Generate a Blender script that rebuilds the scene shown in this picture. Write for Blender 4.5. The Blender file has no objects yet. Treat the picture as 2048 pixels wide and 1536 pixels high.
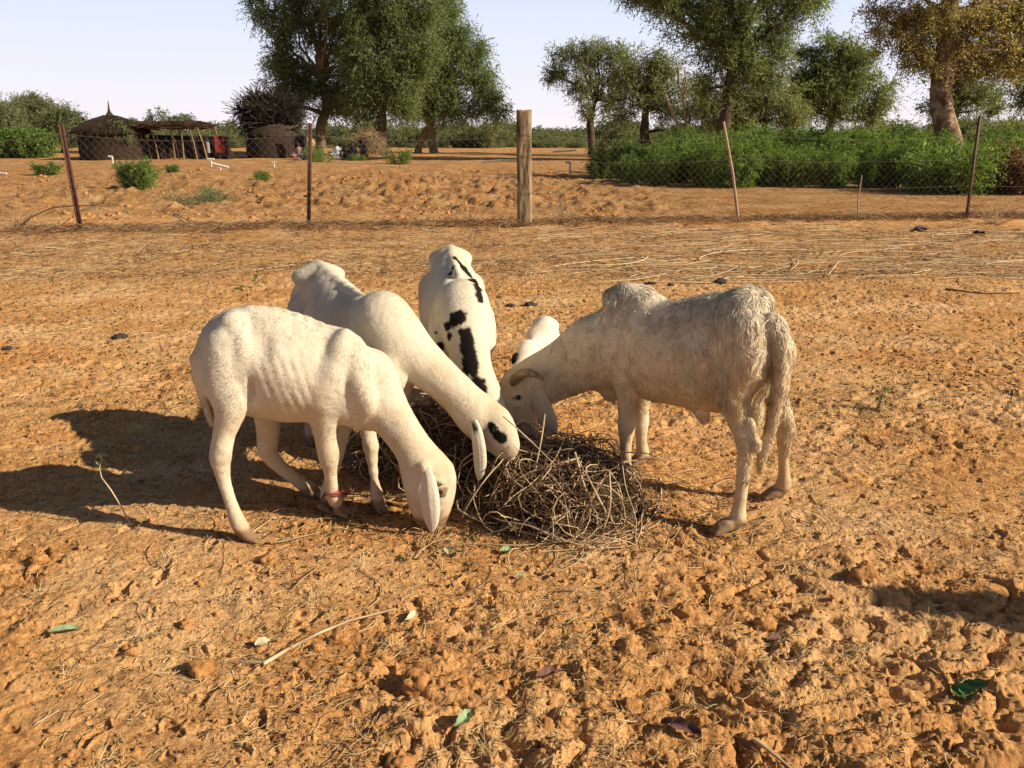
import bpy, math, random
import numpy as np
from mathutils import Vector, Matrix
rad = math.radians
random.seed(7)
scene = bpy.context.scene

# ------------------------------------------------------------------ camera, sky, sun, exposure
CAM_H, PITCH, FOC = 1.45, 17.4, 1607.0
cam_d = bpy.data.cameras.new('camera'); cam = bpy.data.objects.new('camera', cam_d)
scene.collection.objects.link(cam)
cam.location = (0, 0, CAM_H); cam.rotation_euler = (rad(90 - PITCH), 0, 0)
cam_d.sensor_width = 36; cam_d.lens = 36 * FOC / 2048; cam_d.clip_start = 0.05; cam_d.clip_end = 12000
scene.camera = cam
SUN_EL, SUN_AZ = 29.0, 105.0          # azimuth clockwise from +Y: from the right, a little behind the camera
sunv = Vector((math.cos(rad(SUN_EL)) * math.sin(rad(SUN_AZ)), math.cos(rad(SUN_EL)) * math.cos(rad(SUN_AZ)), math.sin(rad(SUN_EL))))
world = bpy.data.worlds.new("World"); scene.world = world; world.use_nodes = True
wn = world.node_tree
bg = wn.nodes['Background']; bg.inputs['Strength'].default_value = 0.05
sky = wn.nodes.new('ShaderNodeTexSky'); sky.sky_type = 'NISHITA'; sky.sun_disc = False
sky.sun_elevation = rad(SUN_EL); sky.sun_rotation = rad(SUN_AZ)
sky.air_density = 1.0; sky.dust_density = 1.6; sky.ozone_density = 1.5; sky.altitude = 100
# dusty air low over the horizon: pale lavender white, fading into the blue higher up
w_tc = wn.nodes.new('ShaderNodeTexCoord'); w_sp = wn.nodes.new('ShaderNodeSeparateXYZ'); wn.links.new(w_tc.outputs['Generated'], w_sp.inputs[0])
w_rp = wn.nodes.new('ShaderNodeValToRGB'); we = w_rp.color_ramp.elements
while len(we) < 4: we.new(.5)
for el_, (p_, c_) in zip(we, [(0.0, (14.4, 13.2, 13.6)), (.10, (11.6, 12.3, 14.4)), (.20, (9.4, 10.6, 13.6)), (.5, (3.0, 4.2, 7.0))]): el_.position = p_; el_.color = (*c_, 1)
w_fr = wn.nodes.new('ShaderNodeMapRange'); w_fr.inputs[1].default_value = .13; w_fr.inputs[2].default_value = .22; w_fr.inputs[3].default_value = .95; w_fr.inputs[4].default_value = 0.0
w_fr.interpolation_type = 'SMOOTHSTEP'
wn.links.new(w_sp.outputs[2], w_rp.inputs[0]); wn.links.new(w_sp.outputs[2], w_fr.inputs[0])
w_mx = wn.nodes.new('ShaderNodeMix'); w_mx.data_type = 'RGBA'
w_dm = wn.nodes.new('ShaderNodeMix'); w_dm.data_type = 'RGBA'; w_dm.blend_type = 'MULTIPLY'; w_dm.inputs[0].default_value = 1.0; w_dm.inputs[7].default_value = (.80, .78, .78, 1)   # high sky dimmed to weaken the ambient light and deepen shadows
wn.links.new(sky.outputs[0], w_dm.inputs[6]); wn.links.new(w_fr.outputs[0], w_mx.inputs[0]); wn.links.new(w_dm.outputs[2], w_mx.inputs[6]); wn.links.new(w_rp.outputs[0], w_mx.inputs[7])
wn.links.new(w_mx.outputs[2], bg.inputs['Color'])
sun_d = bpy.data.lights.new('sun', 'SUN'); sun_d.energy = 5.0; sun_d.angle = rad(0.5); sun_d.color = (1.0, 0.87, 0.66)
sun = bpy.data.objects.new('sun', sun_d); scene.collection.objects.link(sun)
sun.rotation_euler = sunv.to_track_quat('Z', 'Y').to_euler(); sun.location = (20, -5, 15)
scene.view_settings.view_transform = 'Standard'; scene.view_settings.look = 'None'
scene.view_settings.exposure = 0.56; scene.view_settings.gamma = 1.0
scene.render.engine = 'CYCLES'

# ------------------------------------------------------------------ geometry of the view: pixels of the 2048 x 1536 photograph to points
SP, CP = math.sin(rad(PITCH)), math.cos(rad(PITCH))
def ray(px, py):
    v = (py - 768) / FOC
    return (px - 1024) / FOC, CP - v * SP, -(SP + v * CP)
def P(px, py, Y):
    dx, dy, dz = ray(px, py); t = Y / dy
    return np.array([dx * t, Y, CAM_H + dz * t])
def G(px, py, z=0.0):
    dx, dy, dz = ray(px, py); t = (z - CAM_H) / dz
    return np.array([dx * t, dy * t, z])
def mpp(Y, py=768):                       # metres per photograph pixel at depth Y
    return Y / ray(1024, py)[1] / FOC
def nrm(v): v = np.asarray(v, float); return v / (np.linalg.norm(v) + 1e-12)

# ------------------------------------------------------------------ noise in numpy
def _hash(ix, iy, iz, seed):
    h = (ix.astype(np.int64) * 374761393 + iy.astype(np.int64) * 668265263 + iz.astype(np.int64) * 1274126177 + seed * 974711) & 0xffffffff
    h = ((h ^ (h >> 13)) * 1274126177) & 0xffffffff
    h = ((h ^ (h >> 16)) * 2246822519) & 0xffffffff
    return ((h ^ (h >> 15)) & 0xffffff) / float(0xffffff)
def n2(x, y, seed=0):
    x = np.asarray(x, float); y = np.asarray(y, float)
    ix = np.floor(x); iy = np.floor(y); fx = x - ix; fy = y - iy
    z = np.zeros_like(ix)
    def g(ax, ay):
        a = _hash(ix + ax, iy + ay, z, seed) * 2 * np.pi
        return np.cos(a) * (fx - ax) + np.sin(a) * (fy - ay)
    u = fx * fx * fx * (fx * (fx * 6 - 15) + 10); w = fy * fy * fy * (fy * (fy * 6 - 15) + 10)
    return 1.5 * ((g(0, 0) * (1 - u) + g(1, 0) * u) * (1 - w) + (g(0, 1) * (1 - u) + g(1, 1) * u) * w)
def n3(p, seed=0):
    ix = np.floor(p); f = p - ix; u = f * f * (3 - 2 * f); r = 0
    for a in (0, 1):
        for b in (0, 1):
            for c in (0, 1):
                wgt = (u[:, 0] if a else 1 - u[:, 0]) * (u[:, 1] if b else 1 - u[:, 1]) * (u[:, 2] if c else 1 - u[:, 2])
                r = r + wgt * _hash(ix[:, 0] + a, ix[:, 1] + b, ix[:, 2] + c, seed)
    return r * 2 - 1
def sst(a, b, x): t = np.clip((x - a) / (b - a), 0, 1); return t * t * (3 - 2 * t)
def domes(x, y, cell, prob, r0, r1, seed, prof, aniso=0.0):
    """one feature point per cell; prof(distance/radius, random) gives the profile, scaled by the radius"""
    gx = np.floor(x / cell); gy = np.floor(y / cell); out = np.zeros_like(x); z = np.zeros_like(gx)
    for a in (-1, 0, 1):
        for b in (-1, 0, 1):
            cx = gx + a; cy = gy + b
            h1 = _hash(cx, cy, z, seed); h2 = _hash(cx, cy, z, seed + 1); h3 = _hash(cx, cy, z, seed + 2); h4 = _hash(cx, cy, z, seed + 3)
            R = r0 + (r1 - r0) * h3 * h3
            dx = x - (cx + .15 + .7 * h1) * cell; dy = y - (cy + .15 + .7 * h2) * cell
            if aniso:
                an = h4 * 6.283; c_, s_ = np.cos(an), np.sin(an); dx, dy = dx * c_ + dy * s_, (-dx * s_ + dy * c_) * (1 + aniso * h3)
            d = np.sqrt(dx * dx + dy * dy) / R
            v = prof(d, h4) * R * (_hash(cx, cy, z, seed + 4) < prob)
            out = np.where(np.abs(v) > np.abs(out), v, out)
    return out
def smooth_spots(x, y):
    return sst(-.15, .35, n2(x / 1.6 + 5, y / 1.1 + 3, 11) + .35 * n2(x / .4, y / .35, 12))
def H(x, y, spacing=None):
    """height of the ground"""
    x = np.asarray(x, float); y = np.asarray(y, float); r = np.sqrt(x * x + y * y)
    sp = spacing if spacing is not None else np.zeros_like(r) + .004
    fade = lambda s: 1 - sst(s * .35, s * .9, sp)
    wx = x + .05 * n2(x / .3, y / .3, 41); wy = y + .05 * n2(x / .3 + 9, y / .3, 42)
    near = 1 - sst(9, 14, y)
    rough = .38 + .62 * (1 - smooth_spots(x, y)) * (1 - .35 * sst(4.2, 6.0, y))
    foot = np.exp(-(((x - .1) / 1.6) ** 2 + ((y - 3.1) / .9) ** 2))          # trampled round the animals
    fore = sst(2.9, 2.1, y)
    rough = rough * (1 - .5 * foot) * (1 + .6 * fore)
    h = .018 * n2(x / 1.5, y / 1.3, 1) * near
    h += near * rough * (.013 * n2(wx / .34, wy / .27, 2) * fade(.34) + .0095 * n2(wx / .13, wy / .11, 3) * fade(.13)
                         + .0085 * n2(wx / .055, wy / .05, 4) * fade(.055) + .0055 * (np.abs(n2(x / .026, y / .024, 5)) - .3) * fade(.022))
    crease = 1 - np.abs(n2(wx / .16 + 7, wy / .12, 6)) * 3
    h -= near * rough * .014 * np.clip(crease, 0, 1) ** 2 * fade(.1)
    vx = wx + .030 * n2(x / .06, y / .06, 47) + .016 * n2(x / .025, y / .025, 48); vy = wy + .030 * n2(x / .06, y / .06, 49) + .016 * n2(x / .025, y / .025, 50)
    h += near * fade(.10) * domes(vx, vy, .14, .22, .010, .036, 21, lambda d, q: .72 * np.clip(2.0 * (1 - d), 0, 1) * (1 - .35 * d * d), .7) * np.clip(rough + .2 * fore, 0, 1.3)
    h += near * fade(.035) * (domes(x + .006 * n2(x / .012, y / .012, 32), y + .006 * n2(x / .012, y / .012, 33), .046, .50, .004, .013, 31, lambda d, q: .85 * np.clip(2.4 * (1 - d), 0, 1) * (1 - .3 * d * d), .6) + domes(x, y, .024, .45, .002, .0065, 36, lambda d, q: .9 * np.clip(2.4 * (1 - d), 0, 1), .4)) * np.clip(rough * 1.4, 0, 1.4)
    hoof = lambda d, q: np.where(d < 1, -.30 * np.clip(1.25 - d ** 2, 0, 1), 0) + .10 * np.exp(-((d - 1.25) / .25) ** 2)
    vx = wx + .040 * n2(x / .07, y / .07, 43) + .018 * n2(x / .03, y / .03, 45); vy = wy + .040 * n2(x / .07, y / .07, 44) + .018 * n2(x / .03, y / .03, 46)
    h += near * fade(.12) * domes(vx, vy, .15, .6, .022, .055, 51, hoof, .9) * (.55 + .45 * smooth_spots(x, y)) * (1 - .4 * foot)
    # beyond the fence: turned soil on the left, trodden path on the right
    fy = 12.75 + .12 * x
    h += .045 * np.exp(-((y - fy - .05) / .35) ** 2) * (1 + n2(x / .5, y / .3, 61)) * (r < 40)
    far = sst(14, 17, y) * (1 - sst(55, 80, y)) * sst(6, 0, x + (y - 20) * .02)
    h += far * (.08 * n2(x / 1.9, y / 1.8, 62) + .10 * n2(x / .55, y / .7, 63) * fade(.8) + .07 * n2(x / .22, y / .3, 64) * fade(.5) + domes(x, y, .55, .5, .06, .20, 66, lambda d, q: .6 * np.sqrt(np.clip(1 - d * d, 0, 1)), .6) * fade(.7))
    h += .22 * np.exp(-(((x + 2.9) / .9) ** 2 + ((y - 21.0) / 1.3) ** 2)) + .16 * np.exp(-(((x + 8.6) / 1.0) ** 2 + ((y - 23.5) / 1.3) ** 2))
    return h
def Hs(x, y): return float(H(np.array([x]), np.array([y]))[0])

# ------------------------------------------------------------------ object helpers
def link(o): scene.collection.objects.link(o); return o
def tag(o, label=None, cat=None, group=None, kind=None):
    if label: o['label'] = label
    if cat: o['category'] = cat
    if group: o['group'] = group
    if kind: o['kind'] = kind
    return o
def empty(name, loc, label=None, cat=None, group=None):
    o = bpy.data.objects.new(name, None); o.location = loc; o.empty_display_size = .1; link(o)
    return tag(o, label, cat, group)
def mesh(name, V, F, mat=None, parent=None, smooth=False, vcol=None, frnd=None, normals=None):
    """V (n,3) world coordinates, F (m,k) indices or a list of such arrays"""
    V = np.asarray(V, np.float32)
    if parent is not None: V = V - np.array(parent['_w'] if '_w' in parent else parent.location, np.float32)
    Fs = F if isinstance(F, list) else [F]
    me = bpy.data.meshes.new(name)
    nl = sum(f.size for f in Fs); nf = sum(len(f) for f in Fs)
    me.vertices.add(len(V)); me.vertices.foreach_set('co', V.ravel())
    me.loops.add(nl); me.loops.foreach_set('vertex_index', np.concatenate([np.asarray(f, np.int32).ravel() for f in Fs]))
    me.polygons.add(nf)
    tot = np.concatenate([np.full(len(f), f.shape[1], np.int32) for f in Fs])
    st = np.concatenate([[0], np.cumsum(tot)[:-1]]).astype(np.int32)
    me.polygons.foreach_set('loop_start', st)
    try: me.polygons.foreach_set('loop_total', tot)
    except Exception: pass
    me.update(calc_edges=True)
    if smooth: me.polygons.foreach_set('use_smooth', np.ones(nf, bool))
    if vcol is not None:
        a = me.color_attributes.new('Col', 'FLOAT_COLOR', 'POINT')
        c = np.ones((len(V), 4), np.float32); c[:, :3] = vcol; a.data.foreach_set('color', c.ravel())
    if frnd is not None:
        a = me.attributes.new('rnd', 'FLOAT', 'FACE'); a.data.foreach_set('value', np.asarray(frnd, np.float32))
    if normals is not None:
        me.polygons.foreach_set('use_smooth', np.ones(nf, bool))
        me.normals_split_custom_set_from_vertices(np.asarray(normals, float).tolist())
    me.validate(clean_customdata=False)
    o = bpy.data.objects.new(name, me); link(o)
    if mat: me.materials.append(mat)
    if parent is not None: o.parent = parent
    return o
def copy_thing(o, loc, rz=0, sc=(1, 1, 1), label=None):
    c = o.copy(); link(c); c.location = loc; c.rotation_euler = (0, 0, rz); c.scale = sc
    if label: c['label'] = label
    for ch in o.children:
        d = ch.copy(); link(d); d.parent = c
        for g in ch.children:
            e = g.copy(); link(e); e.parent = d
    return c
class Geo:
    """collects shapes for ONE mesh"""
    def __init__(s): s.V = []; s.F = {}; s.n = 0; s.c = []
    def put(s, V, F, col=None):
        V = np.asarray(V, float); F = np.asarray(F, int)
        s.V.append(V); s.F.setdefault(F.shape[1], []).append(F + s.n); s.n += len(V)
        s.c.append(np.tile(col, (len(V), 1)) if col is not None and np.ndim(col) == 1 else (col if col is not None else np.ones((len(V), 3)) * .5)); return s
    def box(s, c, size, R=None, col=None):
        c = np.asarray(c, float); q = np.array([[i, j, k] for i in (-.5, .5) for j in (-.5, .5) for k in (-.5, .5)]) * size
        if R is not None: q = q @ np.asarray(R).T
        return s.put(q + c, [[0, 1, 3, 2], [4, 6, 7, 5], [0, 4, 5, 1], [2, 3, 7, 6], [0, 2, 6, 4], [1, 5, 7, 3]], col)
    def tube(s, pts, r, n=8, col=None, wob=0, seed=0):
        pts = np.asarray(pts, float); r = np.broadcast_to(r, len(pts)).astype(float)
        V, F = tubes(pts[None], r[None], n)
        if wob:
            c = np.repeat(pts, n, 0); V = c + (V - c) * (1 + wob * n3(V / (np.mean(r) * 1.3), seed))[:, None]
        s.put(V, F, col)
        k = len(pts)                       # end caps
        for e in (0, (k - 1) * n):
            m = V[e:e + n].mean(0); s.put(np.vstack([V[e:e + n], m]), [[i, (i + 1) % n, n] for i in range(n)], col)
        return s
    def lathe(s, c, prof, n=32, col=None, wob=0):
        V = []; k = len(prof)
        for (r, z) in prof:
            for i in range(n):
                a = 2 * np.pi * i / n; rr = r * (1 + wob * math.sin(a * 3 + z * 3) * .5 + wob * math.sin(a * 7 + z * 5) * .5)
                V.append((c[0] + rr * math.cos(a), c[1] + rr * math.sin(a), c[2] + z))
        F = [[j * n + i, j * n + (i + 1) % n, (j + 1) * n + (i + 1) % n, (j + 1) * n + i] for j in range(k - 1) for i in range(n)]
        return s.put(V, F, col)
    def obj(s, name, mat, parent=None, smooth=False, vc=False, **kw):
        return mesh(name, np.vstack(s.V), [np.vstack(f) for f in s.F.values()], mat, parent, smooth, vcol=np.vstack(s.c) if vc else None, **kw)
def tubes(PT, R, n=4):
    """many tubes at once: PT (m,k,3), R (m,k) -> verts, quads"""
    m, k, _ = PT.shape
    T = np.gradient(PT, axis=1); T /= np.linalg.norm(T, axis=2, keepdims=True) + 1e-12
    ref = np.zeros((m, 1, 3)); mt = T.mean(1); up = np.abs(mt[:, 2]) < .8 * (np.linalg.norm(mt, axis=1) + 1e-9)
    ref[up, 0, 2] = 1; ref[~up, 0, 0] = 1
    A = np.cross(T, ref); A /= np.linalg.norm(A, axis=2, keepdims=True) + 1e-12; B = np.cross(T, A)
    an = np.arange(n) * 2 * np.pi / n
    V = PT[:, :, None] + R[:, :, None, None] * (A[:, :, None] * np.cos(an)[None, None, :, None] + B[:, :, None] * np.sin(an)[None, None, :, None])
    base = (np.arange(m) * k * n)[:, None, None]; j = (np.arange(k - 1) * n)[None, :, None]; i = np.arange(n)[None, None, :]
    i2 = (np.arange(n) + 1) % n; i2 = i2[None, None]
    F = np.stack([base + j + i, base + j + i2, base + j + n + i2, base + j + n + i], -1).reshape(-1, 4)
    return V.reshape(-1, 3), F
def cards(C, D, L, W, rng, fold=0.25, flat=None):
    """leaf shaped faces: centre C, direction D, length L, width W; flat = preferred normal weight"""
    n = len(C); D = D / (np.linalg.norm(D, axis=1, keepdims=True) + 1e-9)
    N = rng.normal(size=(n, 3))
    if flat is not None: N = N * (1 - flat) + np.array([0, 0, 1.]) * flat * 2
    S = np.cross(D, N); S /= np.linalg.norm(S, axis=1, keepdims=True) + 1e-9; N = np.cross(S, D)
    L = np.broadcast_to(L, n)[:, None]; W = np.broadcast_to(W, n)[:, None]
    a = C - D * L * .5; b = C + S * W * .5 + N * W * fold; c = C + D * L * .5; d = C - S * W * .5 + N * W * fold
    V = np.stack([a, b, c, d], 1).reshape(-1, 3); F = np.arange(4 * n).reshape(-1, 4)
    return V, F

# ------------------------------------------------------------------ materials
def mat(name, rough=.8, base=None, build=None, spec=.3):
    m = bpy.data.materials.new(name); m.use_nodes = True; nt = m.node_tree; b = nt.nodes['Principled BSDF']
    b.inputs['Roughness'].default_value = rough; b.inputs['Specular IOR Level'].default_value = spec
    if base: b.inputs['Base Color'].default_value = (*base, 1)
    if build: build(nt, b)
    return m
def node(nt, t, **k):
    n = nt.nodes.new(t)
    for a, v in k.items():
        if a in n.inputs: n.inputs[a].default_value = v
        else: setattr(n, a, v)
    return n
def noise(nt, scale, detail=4, rough=.6, vec=None):
    n = node(nt, 'ShaderNodeTexNoise'); n.inputs['Scale'].default_value = scale; n.inputs['Detail'].default_value = detail; n.inputs['Roughness'].default_value = rough
    if vec: nt.links.new(vec, n.inputs['Vector'])
    return n
def ramp(nt, src, stops):
    r = node(nt, 'ShaderNodeValToRGB'); e = r.color_ramp.elements
    while len(e) < len(stops): e.new(.5)
    for el, (p, c) in zip(e, stops): el.position = p; el.color = (*c, 1) if len(c) == 3 else c
    nt.links.new(src, r.inputs[0]); return r
def mix(nt, f, a, b, mode='MIX'):
    m = node(nt, 'ShaderNodeMix', data_type='RGBA', blend_type=mode)
    for s, i in ((f, 0), (a, 6), (b, 7)):
        if hasattr(s, 'links'): nt.links.new(s, m.inputs[i])
        elif i == 0: m.inputs[0].default_value = s
        else: m.inputs[i].default_value = (*s, 1)
    return m.outputs[2]
def bump(nt, b, h, dist, strength=1.0):
    n = node(nt, 'ShaderNodeBump'); n.inputs['Distance'].default_value = dist; n.inputs['Strength'].default_value = strength
    nt.links.new(h, n.inputs['Height']); nt.links.new(n.outputs[0], b.inputs['Normal'])
def noisy(name, stops, scale, rough=.8, bd=.01, bs=None, spec=.3, coord='Object', stretch=None):
    def f(nt, b):
        tc = node(nt, 'ShaderNodeTexCoord'); v = tc.outputs[coord]
        if stretch:
            mp = node(nt, 'ShaderNodeMapping'); mp.inputs['Scale'].default_value = stretch; nt.links.new(v, mp.inputs[0]); v = mp.outputs[0]
        n = noise(nt, scale, 5, .65, v); r = ramp(nt, n.outputs[0], stops); nt.links.new(r.outputs[0], b.inputs['Base Color'])
        if bd: bump(nt, b, noise(nt, bs or scale * 2, 6, .7, v).outputs[0], bd)
    return mat(name, rough, None, f, spec)
def leafmat(name, stops, trans=.5, rough=.55, spec=.35):
    """colour by each leaf's own random value; some light passes through"""
    def f(nt, b):
        a = node(nt, 'ShaderNodeAttribute', attribute_name='rnd')
        r = ramp(nt, a.outputs['Fac'], stops); nt.links.new(r.outputs[0], b.inputs['Base Color'])
        t = node(nt, 'ShaderNodeBsdfTranslucent'); br = mix(nt, 1.0, r.outputs[0], (1.5, 1.5, .7), 'MULTIPLY'); nt.links.new(br, t.inputs[0])
        ms = node(nt, 'ShaderNodeMixShader'); ms.inputs[0].default_value = trans
        nt.links.new(b.outputs[0], ms.inputs[1]); nt.links.new(t.outputs[0], ms.inputs[2])
        nt.links.new(ms.outputs[0], nt.nodes['Material Output'].inputs[0])
    return mat(name, rough, None, f, spec)
def straight(name, stops, rough=.75, spec=.3):
    def f(nt, b):
        a = node(nt, 'ShaderNodeAttribute', attribute_name='rnd'); r = ramp(nt, a.outputs['Fac'], stops); nt.links.new(r.outputs[0], b.inputs['Base Color'])
    return mat(name, rough, None, f, spec)
def coatmat(name, bs=60):
    def f(nt, b):
        a = node(nt, 'ShaderNodeAttribute', attribute_name='Col'); tc = node(nt, 'ShaderNodeTexCoord')
        n = noise(nt, 5, 3, .5, tc.outputs['Object']); r = ramp(nt, n.outputs[0], [(.32, (.90, .86, .80)), (.60, (1.0, 1.0, 1.0))])
        nt.links.new(mix(nt, 1.0, a.outputs['Color'], r.outputs[0], 'MULTIPLY'), b.inputs['Base Color'])
        bump(nt, b, noise(nt, bs, 5, .7, tc.outputs['Object']).outputs[0], .004)
        pass
    return mat(name, .85, None, f, .15)

def mul_(nt, a, f):
    q = nt.nodes.new('ShaderNodeMath'); q.operation = 'MULTIPLY'; nt.links.new(a, q.inputs[0]); q.inputs[1].default_value = f; return q.outputs[0]
def ground_build(nt, b):
    tc = node(nt, 'ShaderNodeTexCoord'); v = tc.outputs['Object']
    g = nt.nodes.new
    def ns(s, d=5, r=.62): return noise(nt, s, d, r, v).outputs[0]
    sand = ramp(nt, ns(1.6, 8), [(.30, (.56, .275, .098)), (.50, (.66, .355, .138)), (.72, (.78, .465, .200))]).outputs[0]
    fine = ramp(nt, ns(38, 6, .7), [(.36, (.38, .32, .26)), (.49, (1, 1, 1)), (.72, (1.18, 1.16, 1.10))]).outputs[0]
    c = mix(nt, .75, sand, fine, 'MULTIPLY')
    # crumbs of dung and rotted litter trodden in
    mask = ramp(nt, ns(.8, 3), [(.36, (0, 0, 0)), (.60, (1, 1, 1))]).outputs[0]
    spk = ramp(nt, ns(120, 3, .6), [(.55, (0, 0, 0)), (.63, (1, 1, 1))]).outputs[0]
    m1 = mix(nt, 1.0, mask, spk, 'MULTIPLY')
    c = mix(nt, m1, c, (.17, .085, .038))
    rb = ramp(nt, ns(6.5, 7, .75), [(.48, (0, 0, 0)), (.62, (1, 1, 1))]).outputs[0]; c = mix(nt, mul_(nt, rb, .6), c, (.40, .165, .052))
    pl = ramp(nt, ns(1.1, 5, .6), [(.46, (0, 0, 0)), (.64, (1, 1, 1))]).outputs[0]; c = mix(nt, mul_(nt, pl, .6), c, (.78, .51, .27))
    # dry litter band in front of the fence and along it
    sx = g('ShaderNodeSeparateXYZ'); nt.links.new(v, sx.inputs[0])
    def mr(a0, a1, b0, b1):
        q = g('ShaderNodeMapRange'); q.interpolation_type = 'SMOOTHSTEP'; q.inputs[1].default_value = a0; q.inputs[2].default_value = a1; q.inputs[3].default_value = b0; q.inputs[4].default_value = b1
        nt.links.new(sx.outputs[1], q.inputs[0]); return q.outputs[0]
    def mul(a, bb):
        q = g('ShaderNodeMath'); q.operation = 'MULTIPLY'
        for i, s in enumerate((a, bb)):
            if hasattr(s, 'links'): nt.links.new(s, q.inputs[i])
            else: q.inputs[i].default_value = s
        return q.outputs[0]
    band = mul(mr(7.2, 9.2, 0, 1), mr(12.6, 13.6, 1, 0))
    lit = ramp(nt, ns(5, 6, .75), [(.38, (0, 0, 0)), (.60, (1, 1, 1))]).outputs[0]
    c = mix(nt, mul(mul(band, .6), lit), c, (.32, .155, .062))
    lit2 = ramp(nt, ns(30, 4, .8), [(.45, (0, 0, 0)), (.55, (1, 1, 1))]).outputs[0]
    c = mix(nt, mul(mul(band, .5), lit2), c, (.46, .29, .13))
    redder = ramp(nt, ns(.35, 4, .7), [(.4, (0, 0, 0)), (.62, (1, 1, 1))]).outputs[0]
    c = mix(nt, mul(mul(mr(15, 22, 0, 1), mr(200, 400, 1, .3)), mul(redder, .18)), c, (.52, .205, .072))
    nt.links.new(c, b.inputs['Base Color'])
    # fine relief below the modelled grain
    s1 = ns(55, 8, .72); s2 = ns(9, 6, .7)
    ad = g('ShaderNodeMath'); ad.operation = 'MULTIPLY_ADD'; nt.links.new(s2, ad.inputs[0]); ad.inputs[1].default_value = 2.2; nt.links.new(s1, ad.inputs[2])
    s3 = ns(3.2, 8, .75); fm = mul(mr(13.5, 16, 0, 1), s3)
    ad2 = g('ShaderNodeMath'); ad2.operation = 'MULTIPLY_ADD'; nt.links.new(fm, ad2.inputs[0]); ad2.inputs[1].default_value = 22.0; nt.links.new(ad.outputs[0], ad2.inputs[2])
    bump(nt, b, ad2.outputs[0], .014, 1.0)
    # scattered dark clods and weeds of the turned soil
    dk = ramp(nt, ns(2.1, 7, .8), [(.50, (0, 0, 0)), (.60, (1, 1, 1))]).outputs[0]
    c2 = mix(nt, mul(mul(mr(14, 17, 0, 1), mr(60, 90, 1, .2)), mul(dk, .35)), c, (.27, .125, .055)); nt.links.new(c2, b.inputs['Base Color'])
M = {}
M['ground'] = mat('sandy_soil', .95, None, ground_build, .1)
M['clod'] = noisy('clod_soil', [(.3, (.32, .145, .05)), (.55, (.50, .25, .09)), (.8, (.64, .35, .14))], 30, .95, .010, 70, .1)
M['coat'] = coatmat('short_coat'); M['fur'] = coatmat('coat_hair', 20)
M['eye'] = mat('eye', .08, (.012, .008, .006), None, .6)
M['horn'] = noisy('horn', [(.3, (.20, .12, .06)), (.7, (.42, .30, .17))], 40, .55, .004, 60, .4)
M['hoof'] = noisy('hoof', [(.3, (.22, .14, .08)), (.7, (.42, .29, .17))], 30, .7, .002, 60, .3)
M['rope'] = noisy('rope_cord', [(.3, (.10, .02, .02)), (.6, (.35, .10, .08)), (.8, (.55, .40, .34))], 60, .9, .003, 120)
M['bark_dark'] = noisy('bark_dark', [(.3, (.035, .024, .017)), (.7, (.11, .075, .05))], 3, .95, .06, 6)
M['bark_pale'] = noisy('bark_pale', [(.3, (.12, .075, .042)), (.7, (.33, .23, .13))], 3, .95, .06, 6)
M['bark_flaky'] = noisy('bark_flaky', [(.36, (.10, .050, .030)), (.5, (.24, .145, .085)), (.64, (.44, .34, .24))], 3.2, .95, .06, 8)
M['deadwood'] = noisy('deadwood', [(.3, (.16, .125, .09)), (.7, (.38, .31, .23))], 6, .9, .02, 10)
M['post_wood'] = noisy('weathered_timber', [(.36, (.05, .032, .018)), (.48, (.22, .155, .090)), (.66, (.42, .32, .20))], 3.8, .9, .022, 5, .2, 'Object', (5, 5, .8))
M['steel'] = noisy('rusty_steel', [(.3, (.035, .014, .010)), (.7, (.12, .045, .028))], 12, .75, .001, 40, .4)
M['wire'] = mat('galvanised_wire', .6, (.20, .17, .14), None, .5)
M['stick'] = noisy('pale_stick', [(.3, (.30, .20, .13)), (.7, (.52, .38, .27))], 10, .85, .002)
M['straw'] = straight('straw', [(0, (.12, .060, .025)), (.3, (.34, .20, .085)), (.6, (.60, .44, .21)), (1, (.80, .66, .38))])
M['stalk'] = straight('dry_stalks', [(0, (.22, .14, .08)), (.4, (.44, .31, .18)), (1, (.72, .58, .36))])
M['litter'] = straight('leaf_litter', [(0, (.05, .028, .015)), (.4, (.17, .085, .04)), (.75, (.34, .19, .09)), (1, (.50, .34, .18))])
M['stem'] = straight('brush_stems', [(0, (.05, .026, .014)), (.3, (.15, .08, .042)), (.6, (.34, .22, .11)), (1, (.58, .44, .25))])
M['stem_pale'] = noisy('pale_brush_stem', [(.3, (.30, .20, .11)), (.7, (.62, .50, .33))], 12, .8, .001)
M['brush_leaf'] = leafmat('dark_brush_leaf', [(0, (.008, .014, .006)), (.6, (.022, .036, .014)), (.9, (.06, .08, .03)), (1, (.25, .25, .12))], .15)
GR = [(0, (.080, .115, .055)), (.5, (.16, .21, .095)), (.85, (.25, .295, .145)), (1, (.35, .38, .23))]
M['leaf_acacia'] = leafmat('acacia_leaf', GR)
M['leaf_grey'] = leafmat('grey_green_leaf', [(0, (.11, .135, .075)), (.5, (.20, .23, .13)), (1, (.34, .36, .22))])
M['leaf_shrub'] = leafmat('shrub_leaf', [(0, (.055, .095, .018)), (.5, (.125, .20, .042)), (.9, (.23, .335, .085)), (1, (.42, .50, .24))], .45, .6, .25)
M['leaf_brown'] = leafmat('dry_tree_leaf', [(0, (.12, .070, .036)), (.35, (.24, .18, .075)), (.7, (.38, .33, .135)), (1, (.60, .54, .30))], .4, .5, .5)
M['leaf_far'] = leafmat('far_bush_leaf', [(0, (.10, .115, .065)), (.5, (.17, .20, .11)), (1, (.27, .29, .16))])
M['leaf_dry'] = leafmat('dead_shrub_leaf', [(0, (.05, .02, .01)), (.5, (.17, .07, .03)), (1, (.38, .24, .12))], .25)
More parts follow.
